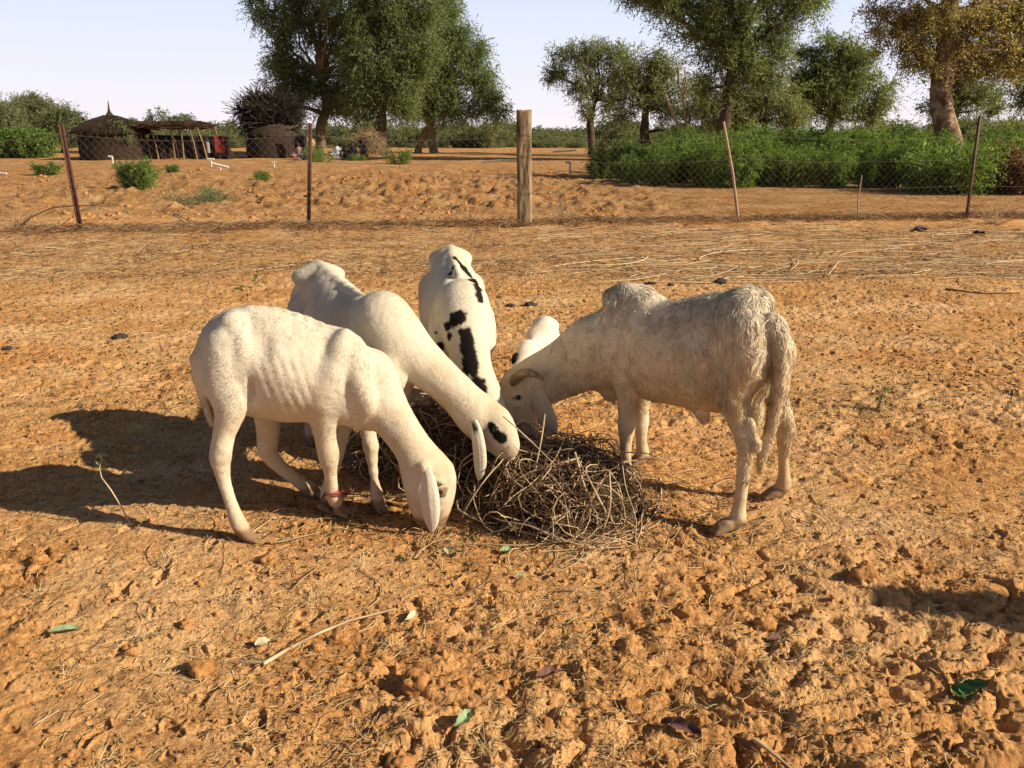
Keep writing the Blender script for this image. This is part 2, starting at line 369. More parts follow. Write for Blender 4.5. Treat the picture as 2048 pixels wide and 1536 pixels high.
M['thorn'] = straight('thorn_twigs', [(0, (.015, .012, .009)), (1, (.055, .045, .032))])
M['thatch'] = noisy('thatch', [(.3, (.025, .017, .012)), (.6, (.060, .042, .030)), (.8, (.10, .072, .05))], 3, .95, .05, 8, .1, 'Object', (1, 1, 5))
M['mat'] = noisy('woven_mat', [(.3, (.020, .014, .010)), (.7, (.052, .036, .027))], 2.5, .95, .03, 14, .1, 'Object', (6, 6, .6))  # dark brown mats, darkened further in place of tree shade on the huts
M['thatch_red'] = noisy('millet_stalk_thatch', [(.3, (.05, .027, .019)), (.7, (.15, .09, .062))], 4, .95, .05, 14, .1, 'Object', (1, 5, 5))
M['hay'] = noisy('hay', [(.3, (.22, .14, .07)), (.7, (.50, .36, .20))], 5, .95, .08, 12)
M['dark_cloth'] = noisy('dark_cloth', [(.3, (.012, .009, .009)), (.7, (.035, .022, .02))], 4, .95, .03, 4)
M['red_cloth'] = noisy('red_cloth', [(.3, (.07, .006, .005)), (.7, (.17, .014, .012))], 3, .9, .03, 4)
M['white_cloth'] = noisy('white_cloth', [(.3, (.45, .46, .55)), (.7, (.65, .65, .72))], 3, .9, .02, 6)
M['blue_cloth'] = mat('navy_cloth', .9, (.015, .015, .05)); M['pink_cloth'] = mat('faded_pink_cloth', .9, (.28, .15, .15))
M['skin'] = mat('dark_skin', .6, (.035, .018, .012)); M['pvc'] = noisy('white_pipe', [(.3, (.55, .53, .48)), (.7, (.75, .73, .70))], 8, .5, 0)
M['rubber'] = mat('black_rubber', .6, (.014, .014, .018)); M['stone_dark'] = noisy('dark_stone', [(.3, (.02, .018, .018)), (.7, (.07, .055, .05))], 20, .8, .004)
M['green_leaf'] = noisy('fresh_leaf', [(.3, (.035, .11, .02)), (.7, (.08, .20, .05))], 30, .5, .002, 60, .4)
M['sage_leaf'] = noisy('wilted_leaf', [(.3, (.17, .25, .13)), (.7, (.34, .42, .24))], 40, .7, .002, 80)
M['pale_leaf'] = noisy('pale_leaf', [(.3, (.45, .38, .22)), (.7, (.66, .58, .38))], 30, .7, .002, 80)
M['purple_leaf'] = noisy('dead_leaf', [(.3, (.10, .045, .04)), (.7, (.22, .11, .09))], 20, .7, .003, 60)

# ------------------------------------------------------------------ the ground: one sheet from the camera's feet to the horizon
def build_ground():
    ang = np.concatenate([np.linspace(-180, -48, 50)[:-1], np.linspace(-48, -37, 60)[:-1], np.linspace(-37, 37, 1150), np.linspace(37, 48, 60)[1:], np.linspace(48, 180, 50)[1:-1]])
    dep = np.concatenate([[89.5, 80, 72, 66, 60, 56, 53], np.arange(50, 24, -.055), np.arange(24, 7, -.05), np.arange(7, 3, -.026), np.arange(3, .35, -.06)])
    r = np.concatenate([CAM_H / np.tan(np.radians(dep)), [400, 800, 1600, 3500, 7000]])
    dr = np.gradient(r); A, R = np.meshgrid(np.radians(ang), r); DR = np.broadcast_to(dr[:, None], A.shape)
    X = R * np.sin(A); Y = R * np.cos(A); sp = np.maximum(DR * .5, R * .0012)
    wide = np.abs(np.degrees(A)) > 38; sp = np.where(wide, np.maximum(sp, R * .03), sp)
    Z = np.empty_like(X)
    for i in range(0, len(r), 60): Z[i:i + 60] = H(X[i:i + 60], Y[i:i + 60], sp[i:i + 60])
    na = len(ang); nr = len(r)
    V = np.stack([X, Y, Z], -1).reshape(-1, 3)
    i = np.arange(nr - 1)[:, None] * na; j = np.arange(na)[None]; j2 = (j + 1) % na
    F = np.stack([i + j, i + j2, i + na + j2, i + na + j], -1).reshape(-1, 4)[:, ::-1]
    o = mesh('ground', V, F, M['ground'], None, True); tag(o, kind='structure')
    return o
build_ground()
# ------------------------------------------------------------------ animals: bodies grown as one surface from blended volumes
class Vol:
    def __init__(s, lo, hi, h):
        s.h = h; s.g = [np.arange(lo[i], hi[i] + h, h).astype(np.float32) for i in range(3)]
        s.d = np.full([len(a) for a in s.g], 10.0, np.float32)
    def add(s, fn, lo, hi, k=.02, op='u'):
        sl = []
        for i in range(3):
            a = max(0, int((lo[i] - k * 1.5 - .02 - s.g[i][0]) / s.h)); b = min(len(s.g[i]), int((hi[i] + k * 1.5 + .02 - s.g[i][0]) / s.h) + 2)
            if b <= a: return
            sl.append(slice(a, b))
        X = s.g[0][sl[0]][:, None, None]; Y = s.g[1][sl[1]][None, :, None]; Z = s.g[2][sl[2]][None, None, :]
        b = fn(X, Y, Z).astype(np.float32); a = s.d[tuple(sl)]
        if op == 's': b = -b; sg = -1
        else: sg = 1
        if sg == 1:
            h = np.clip(.5 + .5 * (a - b) / k, 0, 1); s.d[tuple(sl)] = a * (1 - h) + b * h - k * h * (1 - h)
        else:
            h = np.clip(.5 - .5 * (a - b) / k, 0, 1); s.d[tuple(sl)] = a * (1 - h) + b * h + k * h * (1 - h)
    def mesh(s, relax=2):
        d = s.d; h = s.h; ins = d < 0; nx, ny, nz = d.shape
        c = np.zeros((nx - 1, ny - 1, nz - 1), np.int8)
        for i in (0, 1):
            for j in (0, 1):
                for k in (0, 1): c += ins[i:nx - 1 + i, j:ny - 1 + j, k:nz - 1 + k]
        I, J, K = np.nonzero((c > 0) & (c < 8)); idx = -np.ones(c.shape, np.int32); idx[I, J, K] = np.arange(len(I))
        acc = np.zeros((len(I), 3)); cnt = np.zeros(len(I))
        cor = [(i, j, k) for i in (0, 1) for j in (0, 1) for k in (0, 1)]
        for a in cor:
            for ax in range(3):
                if a[ax]: continue
                b = list(a); b[ax] = 1
                da = d[I + a[0], J + a[1], K + a[2]]; db = d[I + b[0], J + b[1], K + b[2]]
                m = (da < 0) != (db < 0); t = da / np.where(m, da - db, 1)
                p = np.array(a, float)[None].repeat(len(I), 0); p[:, ax] += t; acc += np.where(m[:, None], p, 0); cnt += m
        V = acc / cnt[:, None] + np.stack([I, J, K], 1); V = V * h + np.array([s.g[0][0], s.g[1][0], s.g[2][0]])
        F = []
        for ax in range(3):
            o1, o2 = [(1, 2), (2, 0), (0, 1)][ax]
            A = ins; sl0 = [slice(None)] * 3; sl1 = [slice(None)] * 3; sl0[ax] = slice(0, -1); sl1[ax] = slice(1, None)
            e = A[tuple(sl0)] != A[tuple(sl1)]; q = np.argwhere(e)
            q = q[(q[:, o1] > 0) & (q[:, o2] > 0) & (q[:, o1] < c.shape[o1]) & (q[:, o2] < c.shape[o2])]
            fl = A[tuple(q.T)]
            def at(u, v):
                w = q.copy(); w[:, o1] -= u; w[:, o2] -= v; return idx[tuple(w.T)]
            f = np.stack([at(0, 0), at(1, 0), at(1, 1), at(0, 1)], 1); f[~fl] = f[~fl][:, ::-1]; F.append(f)
        F = np.vstack(F); F = F[(F >= 0).all(1)]
        E = np.vstack([F[:, [0, 1]], F[:, [1, 2]], F[:, [2, 3]], F[:, [3, 0]]]); n = len(V)
        for _ in range(relax):
            deg = np.bincount(E.ravel(), minlength=n)[:, None]
            S = np.stack([np.bincount(E[:, 0], V[E[:, 1], i], n) + np.bincount(E[:, 1], V[E[:, 0], i], n) for i in range(3)], 1)
            V = V * .5 + .5 * S / np.maximum(deg, 1)
        return V, F
def fcone(a, b, ra, rb, s=None, lat=1.0):
    a = np.asarray(a, float).copy(); b = np.asarray(b, float).copy(); ba = b - a
    def sq(v): return v + (np.dot(v, s) * (1 / lat - 1)) * s if s is not None and lat != 1 else v
    A = a; BA = sq(ba); L = max(np.dot(BA, BA), 1e-9)
    def f(X, Y, Z):
        p = [X - A[0], Y - A[1], Z - A[2]]
        if s is not None and lat != 1:
            q = (p[0] * s[0] + p[1] * s[1] + p[2] * s[2]) * (1 / lat - 1); p = [p[i] + q * s[i] for i in range(3)]
        h = np.clip((p[0] * BA[0] + p[1] * BA[1] + p[2] * BA[2]) / L, 0, 1)
        return (np.sqrt((p[0] - h * BA[0]) ** 2 + (p[1] - h * BA[1]) ** 2 + (p[2] - h * BA[2]) ** 2) - (ra + (rb - ra) * h)) * min(1, lat)
    r = max(ra, rb) * max(1, lat); return f, np.minimum(a, b) - r, np.maximum(a, b) + r
def fell(c, ax, r):
    """ellipsoid: ax = three unit axes (rows), r = radii"""
    c = np.asarray(c, float); ax = np.asarray(ax, float); r = np.asarray(r, float)
    def f(X, Y, Z):
        p = (X - c[0], Y - c[1], Z - c[2]); k0 = 0; k1 = 0
        for i in range(3):
            q = (p[0] * ax[i][0] + p[1] * ax[i][1] + p[2] * ax[i][2]) / r[i]; k0 = k0 + q * q; k1 = k1 + (q / r[i]) ** 2
        k0 = np.sqrt(k0); k1 = np.sqrt(k1) + 1e-6; return k0 * (k0 - 1) / k1
    R = max(r); return f, c - R, c + R
def ftorso(O, f_, s_, st):
    """st rows: u, top, bottom, half width"""
    st = np.array(sorted(map(tuple, st))); u = st[:, 0]; uu = np.linspace(u[0], u[-1], 160)
    def sm(v):
        w = np.interp(uu, u, v)
        for _ in range(24): w[1:-1] = (w[:-2] + 2 * w[1:-1] + w[2:]) / 4
        return w
    top, bot, wd = sm(st[:, 1]), sm(st[:, 2]), sm(st[:, 3])
    def f(X, Y, Z):
        U = (X - O[0]) * f_[0] + (Y - O[1]) * f_[1] + 0 * Z; W = (X - O[0]) * s_[0] + (Y - O[1]) * s_[1] + 0 * Z
        t = np.interp(U, uu, top); b = np.interp(U, uu, bot); w = np.interp(U, uu, wd); h = (t - b) / 2; z = (Z - (t + b) / 2) / h
        w2 = w * (1 - .22 * np.clip(z, 0, 1) ** 1.5 - .06 * np.clip(-z, 0, 1))
        d = (np.sqrt((W / w2) ** 2 + z * z) - 1) * np.minimum(w, h)
        e = np.maximum(uu[0] - U, U - uu[-1]); return np.where(e > 0, np.maximum(d, 0) + e, d)
    L = uu[-1] - uu[0]; c = np.array([O[0], O[1], 0]) + np.array([f_[0], f_[1], 0]) * (uu[0] + uu[-1]) / 2
    R = L / 2 + .2; return f, np.array([c[0] - R, c[1] - R, bot.min() - .02]), np.array([c[0] + R, c[1] + R, top.max() + .02])

class Beast:
    def __init__(s, name, O, heading, side, label, cat, group=None, h=.0062, ext=1.0):
        s.O = np.array([O[0], O[1], 0.]); a = rad(heading); s.f = np.array([math.cos(a), math.sin(a), 0]); s.s = np.array([-math.sin(a), math.cos(a), 0]) * side
        s.up = np.array([0, 0, 1.]); s.root = empty(name, (O[0], O[1], Hs(O[0], O[1])), label, cat, group)
        s.vol = Vol(s.O - [ext, ext, .02 - 0], s.O + [ext, ext, 1.02], h)
    def L(s, u, v, z): return s.O + s.f * u + s.s * v + s.up * z
    def at(s, px, py, lat):
        d = np.array(ray(px, py)); C = np.array([0, 0, CAM_H]); t = (lat - np.dot(C - s.O, s.s)) / np.dot(d, s.s); return C + d * t
    def torso(s, st, k=.02): s.vol.add(*ftorso(s.O, s.f, s.s, st), k)
    def chain(s, pts, k=.02, lat=1.0, axis=None, op='u'):
        """pts: (point, radius)"""
        if len(pts) > 2:
            q = np.array([[*p, r] for p, r in pts]); m = (len(q) - 1) * 3 + 1; u = np.arange(len(q)); t = np.linspace(0, len(q) - 1, m); i = np.clip(t.astype(int), 0, len(q) - 2); f = (t - i)[:, None]
            e = np.vstack([2 * q[0] - q[1], q, 2 * q[-1] - q[-2]]); a0, a1, a2, a3 = e[i], e[i + 1], e[i + 2], e[i + 3]
            q = .5 * (2 * a1 + (a2 - a0) * f + (2 * a0 - 5 * a1 + 4 * a2 - a3) * f ** 2 + (3 * a1 - a0 - 3 * a2 + a3) * f ** 3); pts = [(w[:3], max(w[3], .003)) for w in q]
        for (a, ra), (b, rb) in zip(pts[:-1], pts[1:]): s.vol.add(*fcone(a, b, ra, rb, s.s if axis is None else axis, lat), k if len(pts) < 3 else min(k, .02) if k < .03 else k * .6, op)
    def px(s, nodes, k=.02, lat=1.0, axis=None, op='u'):
        """nodes: (px, py, depth, radius in pixels)"""
        s.chain([(P(x, y, Y), r * mpp(Y, y)) for x, y, Y, r in nodes], k, lat, axis, op)
    def ell(s, c, r, k=.02, op='u', ax=None): s.vol.add(*fell(c, ax if ax is not None else [s.f, s.s, s.up], r), k, op)
    def leg(s, pts, k=.018): s.chain(pts, k)
    def hoof(s, p, d, sc=1.0):
        """two claws; p = point on the ground under the pastern, d = direction the toe points"""
        d = nrm(d); c = np.cross([0, 0, 1], d)
        for q in (-1, 1):
            a = p + c * q * .011 * sc + np.array([0, 0, .027 * sc]) - d * .006; b = p + c * q * .013 * sc + d * .036 * sc + np.array([0, 0, .010])
            s.vol.add(*fcone(a, b, .0155 * sc, .009 * sc), .006)
    def finish(s, colf, n_hair, hair_len, hair_w, flow, seed, relax=2, wave=0, hmat=None, lift=.20, ribs=None):
        V, F = s.vol.mesh(relax); rng = np.random.default_rng(seed)
        e1 = V[F[:, 2]] - V[F[:, 0]]; e2 = V[F[:, 3]] - V[F[:, 1]]; fn = np.cross(e1, e2); ar = np.linalg.norm(fn, axis=1); 
        vn = np.stack([np.bincount(F.ravel(), np.repeat(fn[:, i], 4), len(V)) for i in range(3)], 1); vn /= np.linalg.norm(vn, axis=1, keepdims=True) + 1e-12
        # gentle unevenness of skin and coat
        V = V + vn * (.0012 * n3(V / .05, seed) + .0007 * n3(V / .018, seed + 1))[:, None]
        if ribs is not None:
            u = (V - s.O) @ s.f; u0, u1, z0, z1, am = ribs; m = sst(u0, u0 + .06, u) * sst(u1, u1 - .06, u) * sst(z0, z0 + .07, V[:, 2]) * sst(z1, z1 - .07, V[:, 2])
            V = V + vn * (am * m * np.sin((u + .25 * V[:, 2]) * 6.283 / .034) * (.6 + .5 * n3(V / .06, 3)))[:, None]
        s.V, s.vn = V, vn; col = colf(V, vn)
        s.body = mesh('body', V, F, M['coat'], s.root, True, vcol=col)
        fi = rng.choice(len(F), n_hair, p=ar / ar.sum()); w = rng.dirichlet([1, 1, 1, 1], n_hair)
        p = (V[F[fi]] * w[:, :, None]).sum(1); n = (vn[F[fi]] * w[:, :, None]).sum(1); n /= np.linalg.norm(n, axis=1, keepdims=True)
        L = hair_len(p, n) * rng.uniform(.6, 1.2, n_hair); ok = (L > .002) & (p[:, 2] > .058); p, n, L = p[ok], n[ok], L[ok]; m = len(p)
        fl = flow(p, n); q3 = np.stack([n3(p / .05, seed + 2), n3(p / .05 + 31, seed + 3), n3(p / .05 + 57, seed + 4)], 1)
        fl = fl + .55 * q3 * (1 + wave) + .22 * rng.normal(size=(m, 3)); fl -= n * (fl * n).sum(1, keepdims=True); fl /= np.linalg.norm(fl, axis=1, keepdims=True) + 1e-9
        lf = lift * rng.uniform(.5, 1.5, m)[:, None] * (1 + .5 * wave * (n3(p / .03, seed + 9)[:, None]))
        side = np.cross(n, fl); side = side + .4 * n * rng.normal(size=(m, 1)); side /= np.linalg.norm(side, axis=1, keepdims=True)
        K = 3 if wave else 1; W = hair_w * (1 + (L / .03)[:, None] * .25) * rng.uniform(.6, 1.3, (m, 1)); rows = []; ph = n3(p / .06, seed + 6)[:, None] * 4
        for j in range(K + 1):
            t = j / (K + 1.); c = p + L[:, None] * (fl * t + n * lf * t * (1 - .7 * t)) - n * .0015
            if wave: c = c + side * np.sin(t * 5 + ph) * L[:, None] * .16 * wave + np.array([0, 0, -1.]) * L[:, None] * t * t * .35
            w_ = W * (1 - .45 * t); rows += [c - side * w_ * .5, c + side * w_ * .5]
        tip = p + L[:, None] * (fl + n * lf * .4) + (np.array([0, 0, -1.]) * L[:, None] * .35 if wave else 0)
        if wave: tip = tip + side * np.sin(5 + ph) * L[:, None] * .16 * wave
        rows.append(tip); HV = np.stack(rows, 1); nv = HV.shape[1]; b = np.arange(m)[:, None] * nv
        Fq = [b + np.array([[2 * j, 2 * j + 2, 2 * j + 3, 2 * j + 1]]) for j in range(K)]; Ft = b + np.array([[2 * K, 2 * K + 2, 2 * K + 1]])
        hc = colf(p, n) * rng.uniform(.74, 1.16, (m, 1)) * (1 + .14 * n3(p / .014 + 9, seed + 8) + .10 * n3(p / .035, seed + 12))[:, None]; hn = n + .30 * rng.normal(size=n.shape); hn /= np.linalg.norm(hn, axis=1, keepdims=True)
        mesh('fleece', HV.reshape(-1, 3), [np.vstack(Fq), Ft], M['fur'], s.root, True, vcol=np.repeat(np.clip(hc, 0, .95), nv, 0), normals=np.repeat(hn, nv, 0))
        return s
    def hit(s, px, py, tol=7):
        """the point of the body seen at a picture position"""
        if (px, py) in s.__dict__.setdefault('hits', {}): return s.hits[(px, py)]
        yy = s.V[:, 1]; zc = yy * CP - (s.V[:, 2] - CAM_H) * SP; xx = 1024 + FOC * s.V[:, 0] / zc; vv = 768 + FOC * (-(s.V[:, 2] - CAM_H) * CP - yy * SP) / zc
        d = np.hypot(xx - px, vv - py); m = d < max(tol, d.min() + 3); j = np.nonzero(m)[0]; i = j[np.argmin(yy[j])]; s.hits[(px, py)] = s.V[i]; return s.V[i]
    def snap(s, p, out=0.0):
        i = np.argmin(((s.V - p) ** 2).sum(1)); return s.V[i] + s.vn[i] * out, s.vn[i]
    def eye(s, p, r=.0115):
        q, n = s.snap(p, -r * .45); V, F = sphere(r, 12, 8); return mesh('eye', V + q, F, M['eye'], s.root, True)
    def ear(s, line, widths, face, curl=.25, col=None, thick=.0035):
        """a long leaf shaped ear hanging along line; face = direction its outer side looks at"""
        line = np.array(line); k = 16; m = 9; t = np.linspace(0, 1, k); u = np.linspace(0, 1, len(line))
        C = np.stack([np.interp(t, u, line[:, i]) for i in range(3)], 1)
        for _ in range(2): C[1:-1] = (C[:-2] + 2 * C[1:-1] + C[2:]) / 4
        W = np.interp(t, u, widths)
        T = np.gradient(C, axis=0); T /= np.linalg.norm(T, axis=1, keepdims=True); N = np.tile(nrm(face), (k, 1)); N -= T * (N * T).sum(1, keepdims=True); N /= np.linalg.norm(N, axis=1, keepdims=True); S = np.cross(T, N)
        a = np.linspace(-1, 1, m); V = []
        for sg in (1, -1):
            th = thick * (1 - .7 * a[None, :, None] ** 2) * np.clip(W[:, None, None] / max(W), .4, 1)
            rid = (.0025 * np.cos(a * 9) + .003 * n3(np.stack([a * 3, a * 0, a * 0], 1), 5))[None, :, None]
            V.append(C[:, None] + S[:, None] * (a[None, :, None] * W[:, None, None]) + N[:, None] * ((curl * (1 - a[None, :, None] ** 2) - curl * .5) * W[:, None, None] + rid * np.clip(W / max(W), 0, 1)[:, None, None] + sg * th))
        V = np.stack(V).reshape(-1, 3); i = np.arange(k - 1)[:, None] * m; j = np.arange(m - 1)[None]
        F1 = np.stack([i + j, i + j + 1, i + m + j + 1, i + m + j], -1).reshape(-1, 4); F2 = F1[:, ::-1] + k * m
        r = np.arange(k - 1) * m; side = []
        for e, fl in ((0, 1), (m - 1, 0)):
            q = np.stack([r + e, r + m + e, r + m + e + k * m, r + e + k * m], 1); side.append(q if fl else q[:, ::-1])
        q = np.arange(m - 1); 
        for base in (0, (k - 1) * m): side.append(np.stack([base + q, base + q + 1, base + q + 1 + k * m, base + q + k * m], 1))
        c = col(V) if col else np.tile((.74, .66, .54), (len(V), 1))
        return mesh('ear', V, np.vstack([F1, F2] + side), M['coat'], s.root, True, vcol=c)
def sphere(r, n=16, m=10):
    V = [(0, 0, r)] + [(r * math.sin(math.pi * j / m) * math.cos(2 * math.pi * i / n), r * math.sin(math.pi * j / m) * math.sin(2 * math.pi * i / n), r * math.cos(math.pi * j / m)) for j in range(1, m) for i in range(n)] + [(0, 0, -r)]
    Q = [[1 + j * n + i, 1 + (j + 1) * n + i, 1 + (j + 1) * n + (i + 1) % n, 1 + j * n + (i + 1) % n] for j in range(m - 2) for i in range(n)]
    T = [[0, 1 + i, 1 + (i + 1) % n] for i in range(n)] + [[len(V) - 1, 1 + (m - 2) * n + (i + 1) % n, 1 + (m - 2) * n + i] for i in range(n)]
    return np.array(V), [np.array(Q), np.array(T)]
WHITE = np.array([.62, .56, .455]); CREAM = np.array([.76, .65, .48]); BLACK = np.array([.010, .007, .006])
def patches(p, base, spots, seed, col=BLACK, sharp=.20):
    """spots: (centre, radius) blobs with ragged edges"""
    w = n3(p / .030, seed) * .30 + n3(p / .012, seed + 1) * .28 + n3(p / .006, seed + 2) * .12; k = np.full(len(p), 9.)
    for sp in spots:
        c, r = sp[0], sp[1]
        if len(sp) > 2:                 # capsule from c to sp[2]
            c2 = sp[2]; ba = c2 - c; h = np.clip(((p - c) @ ba) / (np.dot(ba, ba) + 1e-9), 0, 1); d = np.linalg.norm(p - c - h[:, None] * ba, axis=1) / r
        else: d = np.linalg.norm(p - c, axis=1) / r
        k = np.minimum(k, d)
    f = sst(1 + sharp, 1 - sharp, k + w)[:, None]; return base * (1 - f) + col * f
def soil(p, c, z0=.30, amt=.45):
    """dusty, sand-stained lower legs and belly hair"""
    f = np.clip(1.35 * amt * sst(z0, .02, p[:, 2]) * (.75 + .45 * n3(p / .04, 77)), 0, .9)[:, None]; c = c * (1 - f) + np.array([.42, .26, .135]) * f
    q = (sst(.062, .042, p[:, 2]) * .85)[:, None]; c = c * (1 - q) + np.array([.20, .125, .07]) * q
    w = (sst(.45, .8, n3(p / .07, 83)) * .30)[:, None]; return c * (1 - w) + c * np.array([.82, .70, .52]) * w
def yellow(p, c, where, amt):
    f = (amt * where * (.55 + .45 * n3(p / .05, 78)))[:, None]; return c * (1 - f) + np.array([.62, .45, .24]) * f

def std_legs(b, sc, front=((0, 0), (0, 0)), hind=((0, 0), (0, 0))):
    """four legs in the animal's own frame; offsets (u, v) move the feet"""
    for i, q in enumerate((1, -1)):
        fu, fv = front[i]; v = .085 * sc * q
        b.leg([(b.L(.02 * sc, v, .58 * sc), .060 * sc), (b.L(.03 * sc + fu * .2, v * 1.05, .46 * sc), .044 * sc), (b.L(.005 * sc + fu * .4, v + fv * .3, .40 * sc), .034 * sc), (b.L(.02 * sc + fu * .6, v + fv * .6, .27 * sc), .025 * sc),
               (b.L(.02 * sc + fu * .65, v + fv * .65, .24 * sc), .0235 * sc), (b.L(.01 * sc + fu * .9, v + fv * .9, .11 * sc), .0138 * sc), (b.L(.01 * sc + fu, v + fv, .065 * sc), .020 * sc), (b.L(.03 * sc + fu, v + fv, .03 * sc), .019 * sc)])
        b.hoof(b.L(.035 * sc + fu, v + fv, 0), b.f, sc)
        hu, hv = hind[i]; v = .095 * sc * q
        b.leg([(b.L(-.60 * sc, v * .85, .66 * sc), .095 * sc), (b.L(-.55 * sc, v, .52 * sc), .070 * sc), (b.L(-.60 * sc + hu * .4, v, .42 * sc), .045 * sc), (b.L(-.70 * sc + hu * .8, v + hv * .6, .30 * sc), .026 * sc), (b.L(-.705 * sc + hu * .85, v + hv * .7, .26 * sc), .024 * sc),
               (b.L(-.685 * sc + hu, v + hv, .12 * sc), .0148 * sc), (b.L(-.68 * sc + hu, v + hv, .065 * sc), .021 * sc), (b.L(-.66 * sc + hu, v + hv, .03 * sc), .019 * sc)])
        b.hoof(b.L(-.655 * sc + hu, v + hv, 0), b.f, sc)
TORSO = [(-.79, .69, .60, .035), (-.75, .79, .50, .085), (-.66, .875, .42, .125), (-.55, .87, .37, .15), (-.40, .835, .345, .175), (-.25, .80, .355, .168), (-.10, .80, .375, .14), (0, .825, .39, .115), (.08, .80, .41, .105), (.16, .71, .44, .08), (.21, .62, .50, .04)]

# --- 1. the white ewe in front, facing right, head down
def ewe_front():
    b = Beast('sheep', (-.72, 2.86), 8, -1, 'polled white ewe in front facing right, head down, with a cord round its foreleg', 'sheep', 'sheep feeding at the brushwood')
    Yc = lambda px: 2.80 + (px - 400) / 390 * .12
    st = []
    for px, t, bo, w in [(392, 705, 765, .05), (407, 664, 795, .095), (435, 634, 812, .12), (470, 616, 826, .13), (520, 613, 835, .145), (565, 621, 840, .16), (605, 634, 838, .16), (640, 645, 838, .15), (678, 650, 845, .125), (708, 659, 853, .11), (738, 688, 858, .095), (762, 730, 850, .075), (782, 775, 836, .045)]:
        Y = Yc(px); a = P(px, t, Y); c = P(px, bo, Y); u = np.dot(P(px, (t + bo) / 2, Y) - b.O, b.f); st.append((u, a[2], c[2], w))
    b.torso(st)
    # haunches, hook and pin bones, hollow flank, shoulder
    for q, Y in ((1, 0), (-1, .17)):
        pass
    b.px([(455, 690, 2.76, 44), (452, 760, 2.74, 42), (462, 812, 2.73, 29), (450, 868, 2.72, 18), (443, 900, 2.71, 17), (441, 925, 2.71, 16.5)], .03)
    b.px([(441, 925, 2.71, 16.5), (449, 965, 2.70, 11.5), (463, 1010, 2.69, 10.5), (476, 1045, 2.685, 14), (488, 1064, 2.68, 13)], .012)
    b.px([(452, 820, 2.72, 16), (432, 885, 2.71, 6), (429, 915, 2.71, 8)], .016)
    b.px([(478, 1048, 2.685, 6), (468, 1057, 2.69, 5)], .006)
    b.hoof(G(497, 1083), (1, -.15, 0), 1.05)
    b.px([(515, 730, 3.0, 50), (535, 830, 3.0, 25), (536, 872, 3.01, 19), (534, 902, 3.02, 17)], .03)
    b.px([(534, 902, 3.02, 17), (556, 930, 3.03, 13), (592, 958, 3.04, 11.5), (618, 978, 3.05, 13), (636, 990, 3.055, 12)], .012)
    b.hoof(G(646, 1001), (1, 0, 0))
    b.px([(694, 712, 2.84, 40), (668, 780, 2.82, 33), (650, 822, 2.82, 27), (649, 862, 2.83, 19.5), (656, 903, 2.84, 17.5), (659, 925, 2.84, 14.5)], .028)
    b.px([(659, 925, 2.84, 14.5), (662, 955, 2.85, 10.5), (666, 985, 2.855, 12.5), (672, 1003, 2.86, 13)], .012)
    b.hoof(G(682, 1034), (.9, -.4, 0), 1.15)
    b.px([(700, 760, 3.0, 36), (688, 830, 3.0, 20), (680, 868, 2.99, 16), (671, 915, 2.97, 13), (660, 960, 2.95, 10), (652, 995, 2.94, 12)], .018)
    b.hoof(G(650, 1024), (.7, -.3, 0), 1.1)
    b.ell(P(397, 716, 2.77), (.03, .025, .024), .03); b.ell(P(462, 640, 2.745), (.03, .022, .022), .05)
    b.px([(500, 618, 2.83, 6), (570, 626, 2.85, 6), (640, 650, 2.87, 6)], .03)
    b.px([(466, 636, 2.77, 9), (484, 690, 2.722, 7), (482, 745, 2.712, 6)], .06)                       # front edge of the haunch
    b.ell(P(519, 684, 2.675), (.034, .050, .070), .035, 's')                                          # hollow of the flank
    b.ell(P(446, 690, 2.645), (.024, .024, .045), .03, 's')
    b.ell(P(502, 792, 2.672), (.013, .055, .06), .025, 's')                                          # stifle fold
    b.px([(690, 672, 2.815, 14), (664, 745, 2.762, 15), (640, 800, 2.76, 13)], .075)                # shoulder blade and arm
    b.px([(712, 690, 2.825, 12), (717, 760, 2.785, 13), (735, 812, 2.81, 12)], .07)
    b.ell(P(634, 722, 2.668), (.024, .032, .075), .035, 's')
    b.ell(P(695, 750, 2.69), (.011, .035, .06), .022, 's')
    # neck and head
    b.px([(738, 745, 2.905, 50), (762, 800, 2.885, 42), (796, 852, 2.86, 34.5), (831, 904, 2.83, 33.5), (850, 938, 2.81, 40)], .04, .82)
    b.px([(852, 940, 2.81, 44), (860, 965, 2.80, 45.5), (862, 1000, 2.795, 38), (862, 1028, 2.79, 27), (863, 1040, 2.79, 20)], .02, .66)
    b.px([(892, 938, 2.80, 14), (896, 965, 2.79, 10)], .02, .9)
    b.ell(P(884, 966, 2.737), (.02, .010, .008), .012); b.ell(P(882, 990, 2.738), (.018, .010, .007), .012)
    b.ell(P(884, 978, 2.730), (.016, .012, .009), .006, 's')
    b.ell(P(872, 957, 2.725), (.012, .012, .014), .02, 's')
    b.ell(P(848, 936, 2.745), (.022, .022, .022), .02)
    b.px([(391, 722, 2.80, 9), (395, 760, 2.80, 7), (412, 810, 2.81, 6), (424, 850, 2.81, 4)], .012)
    sp0 = [(883, 979)]
    def col(p, n):
        c = np.tile(WHITE, (len(p), 1)); c = patches(p, c, [(b.hit(*sp0[0]), .017, b.hit(895, 982)), (b.hit(884, 1040), .003, b.hit(893, 1024)), (b.hit(872, 1046), .004, b.hit(880, 1046))], 5, np.array([.05, .035, .025]), .3); c = yellow(p, c, sst(.58, .38, p[:, 2]), .45)
        mz = sst(.075, .03, p[:, 2]) * (p[:, 0] > -.45); c = c * (1 - .3 * mz[:, None]); return soil(p, c, .22, .5)
    def flow(p, n):
        leg = sst(.42, .30, p[:, 2])[:, None]; return (-b.f * .8 + np.array([0, 0, -.55])) * (1 - leg) + np.array([0, 0, -1.]) * leg
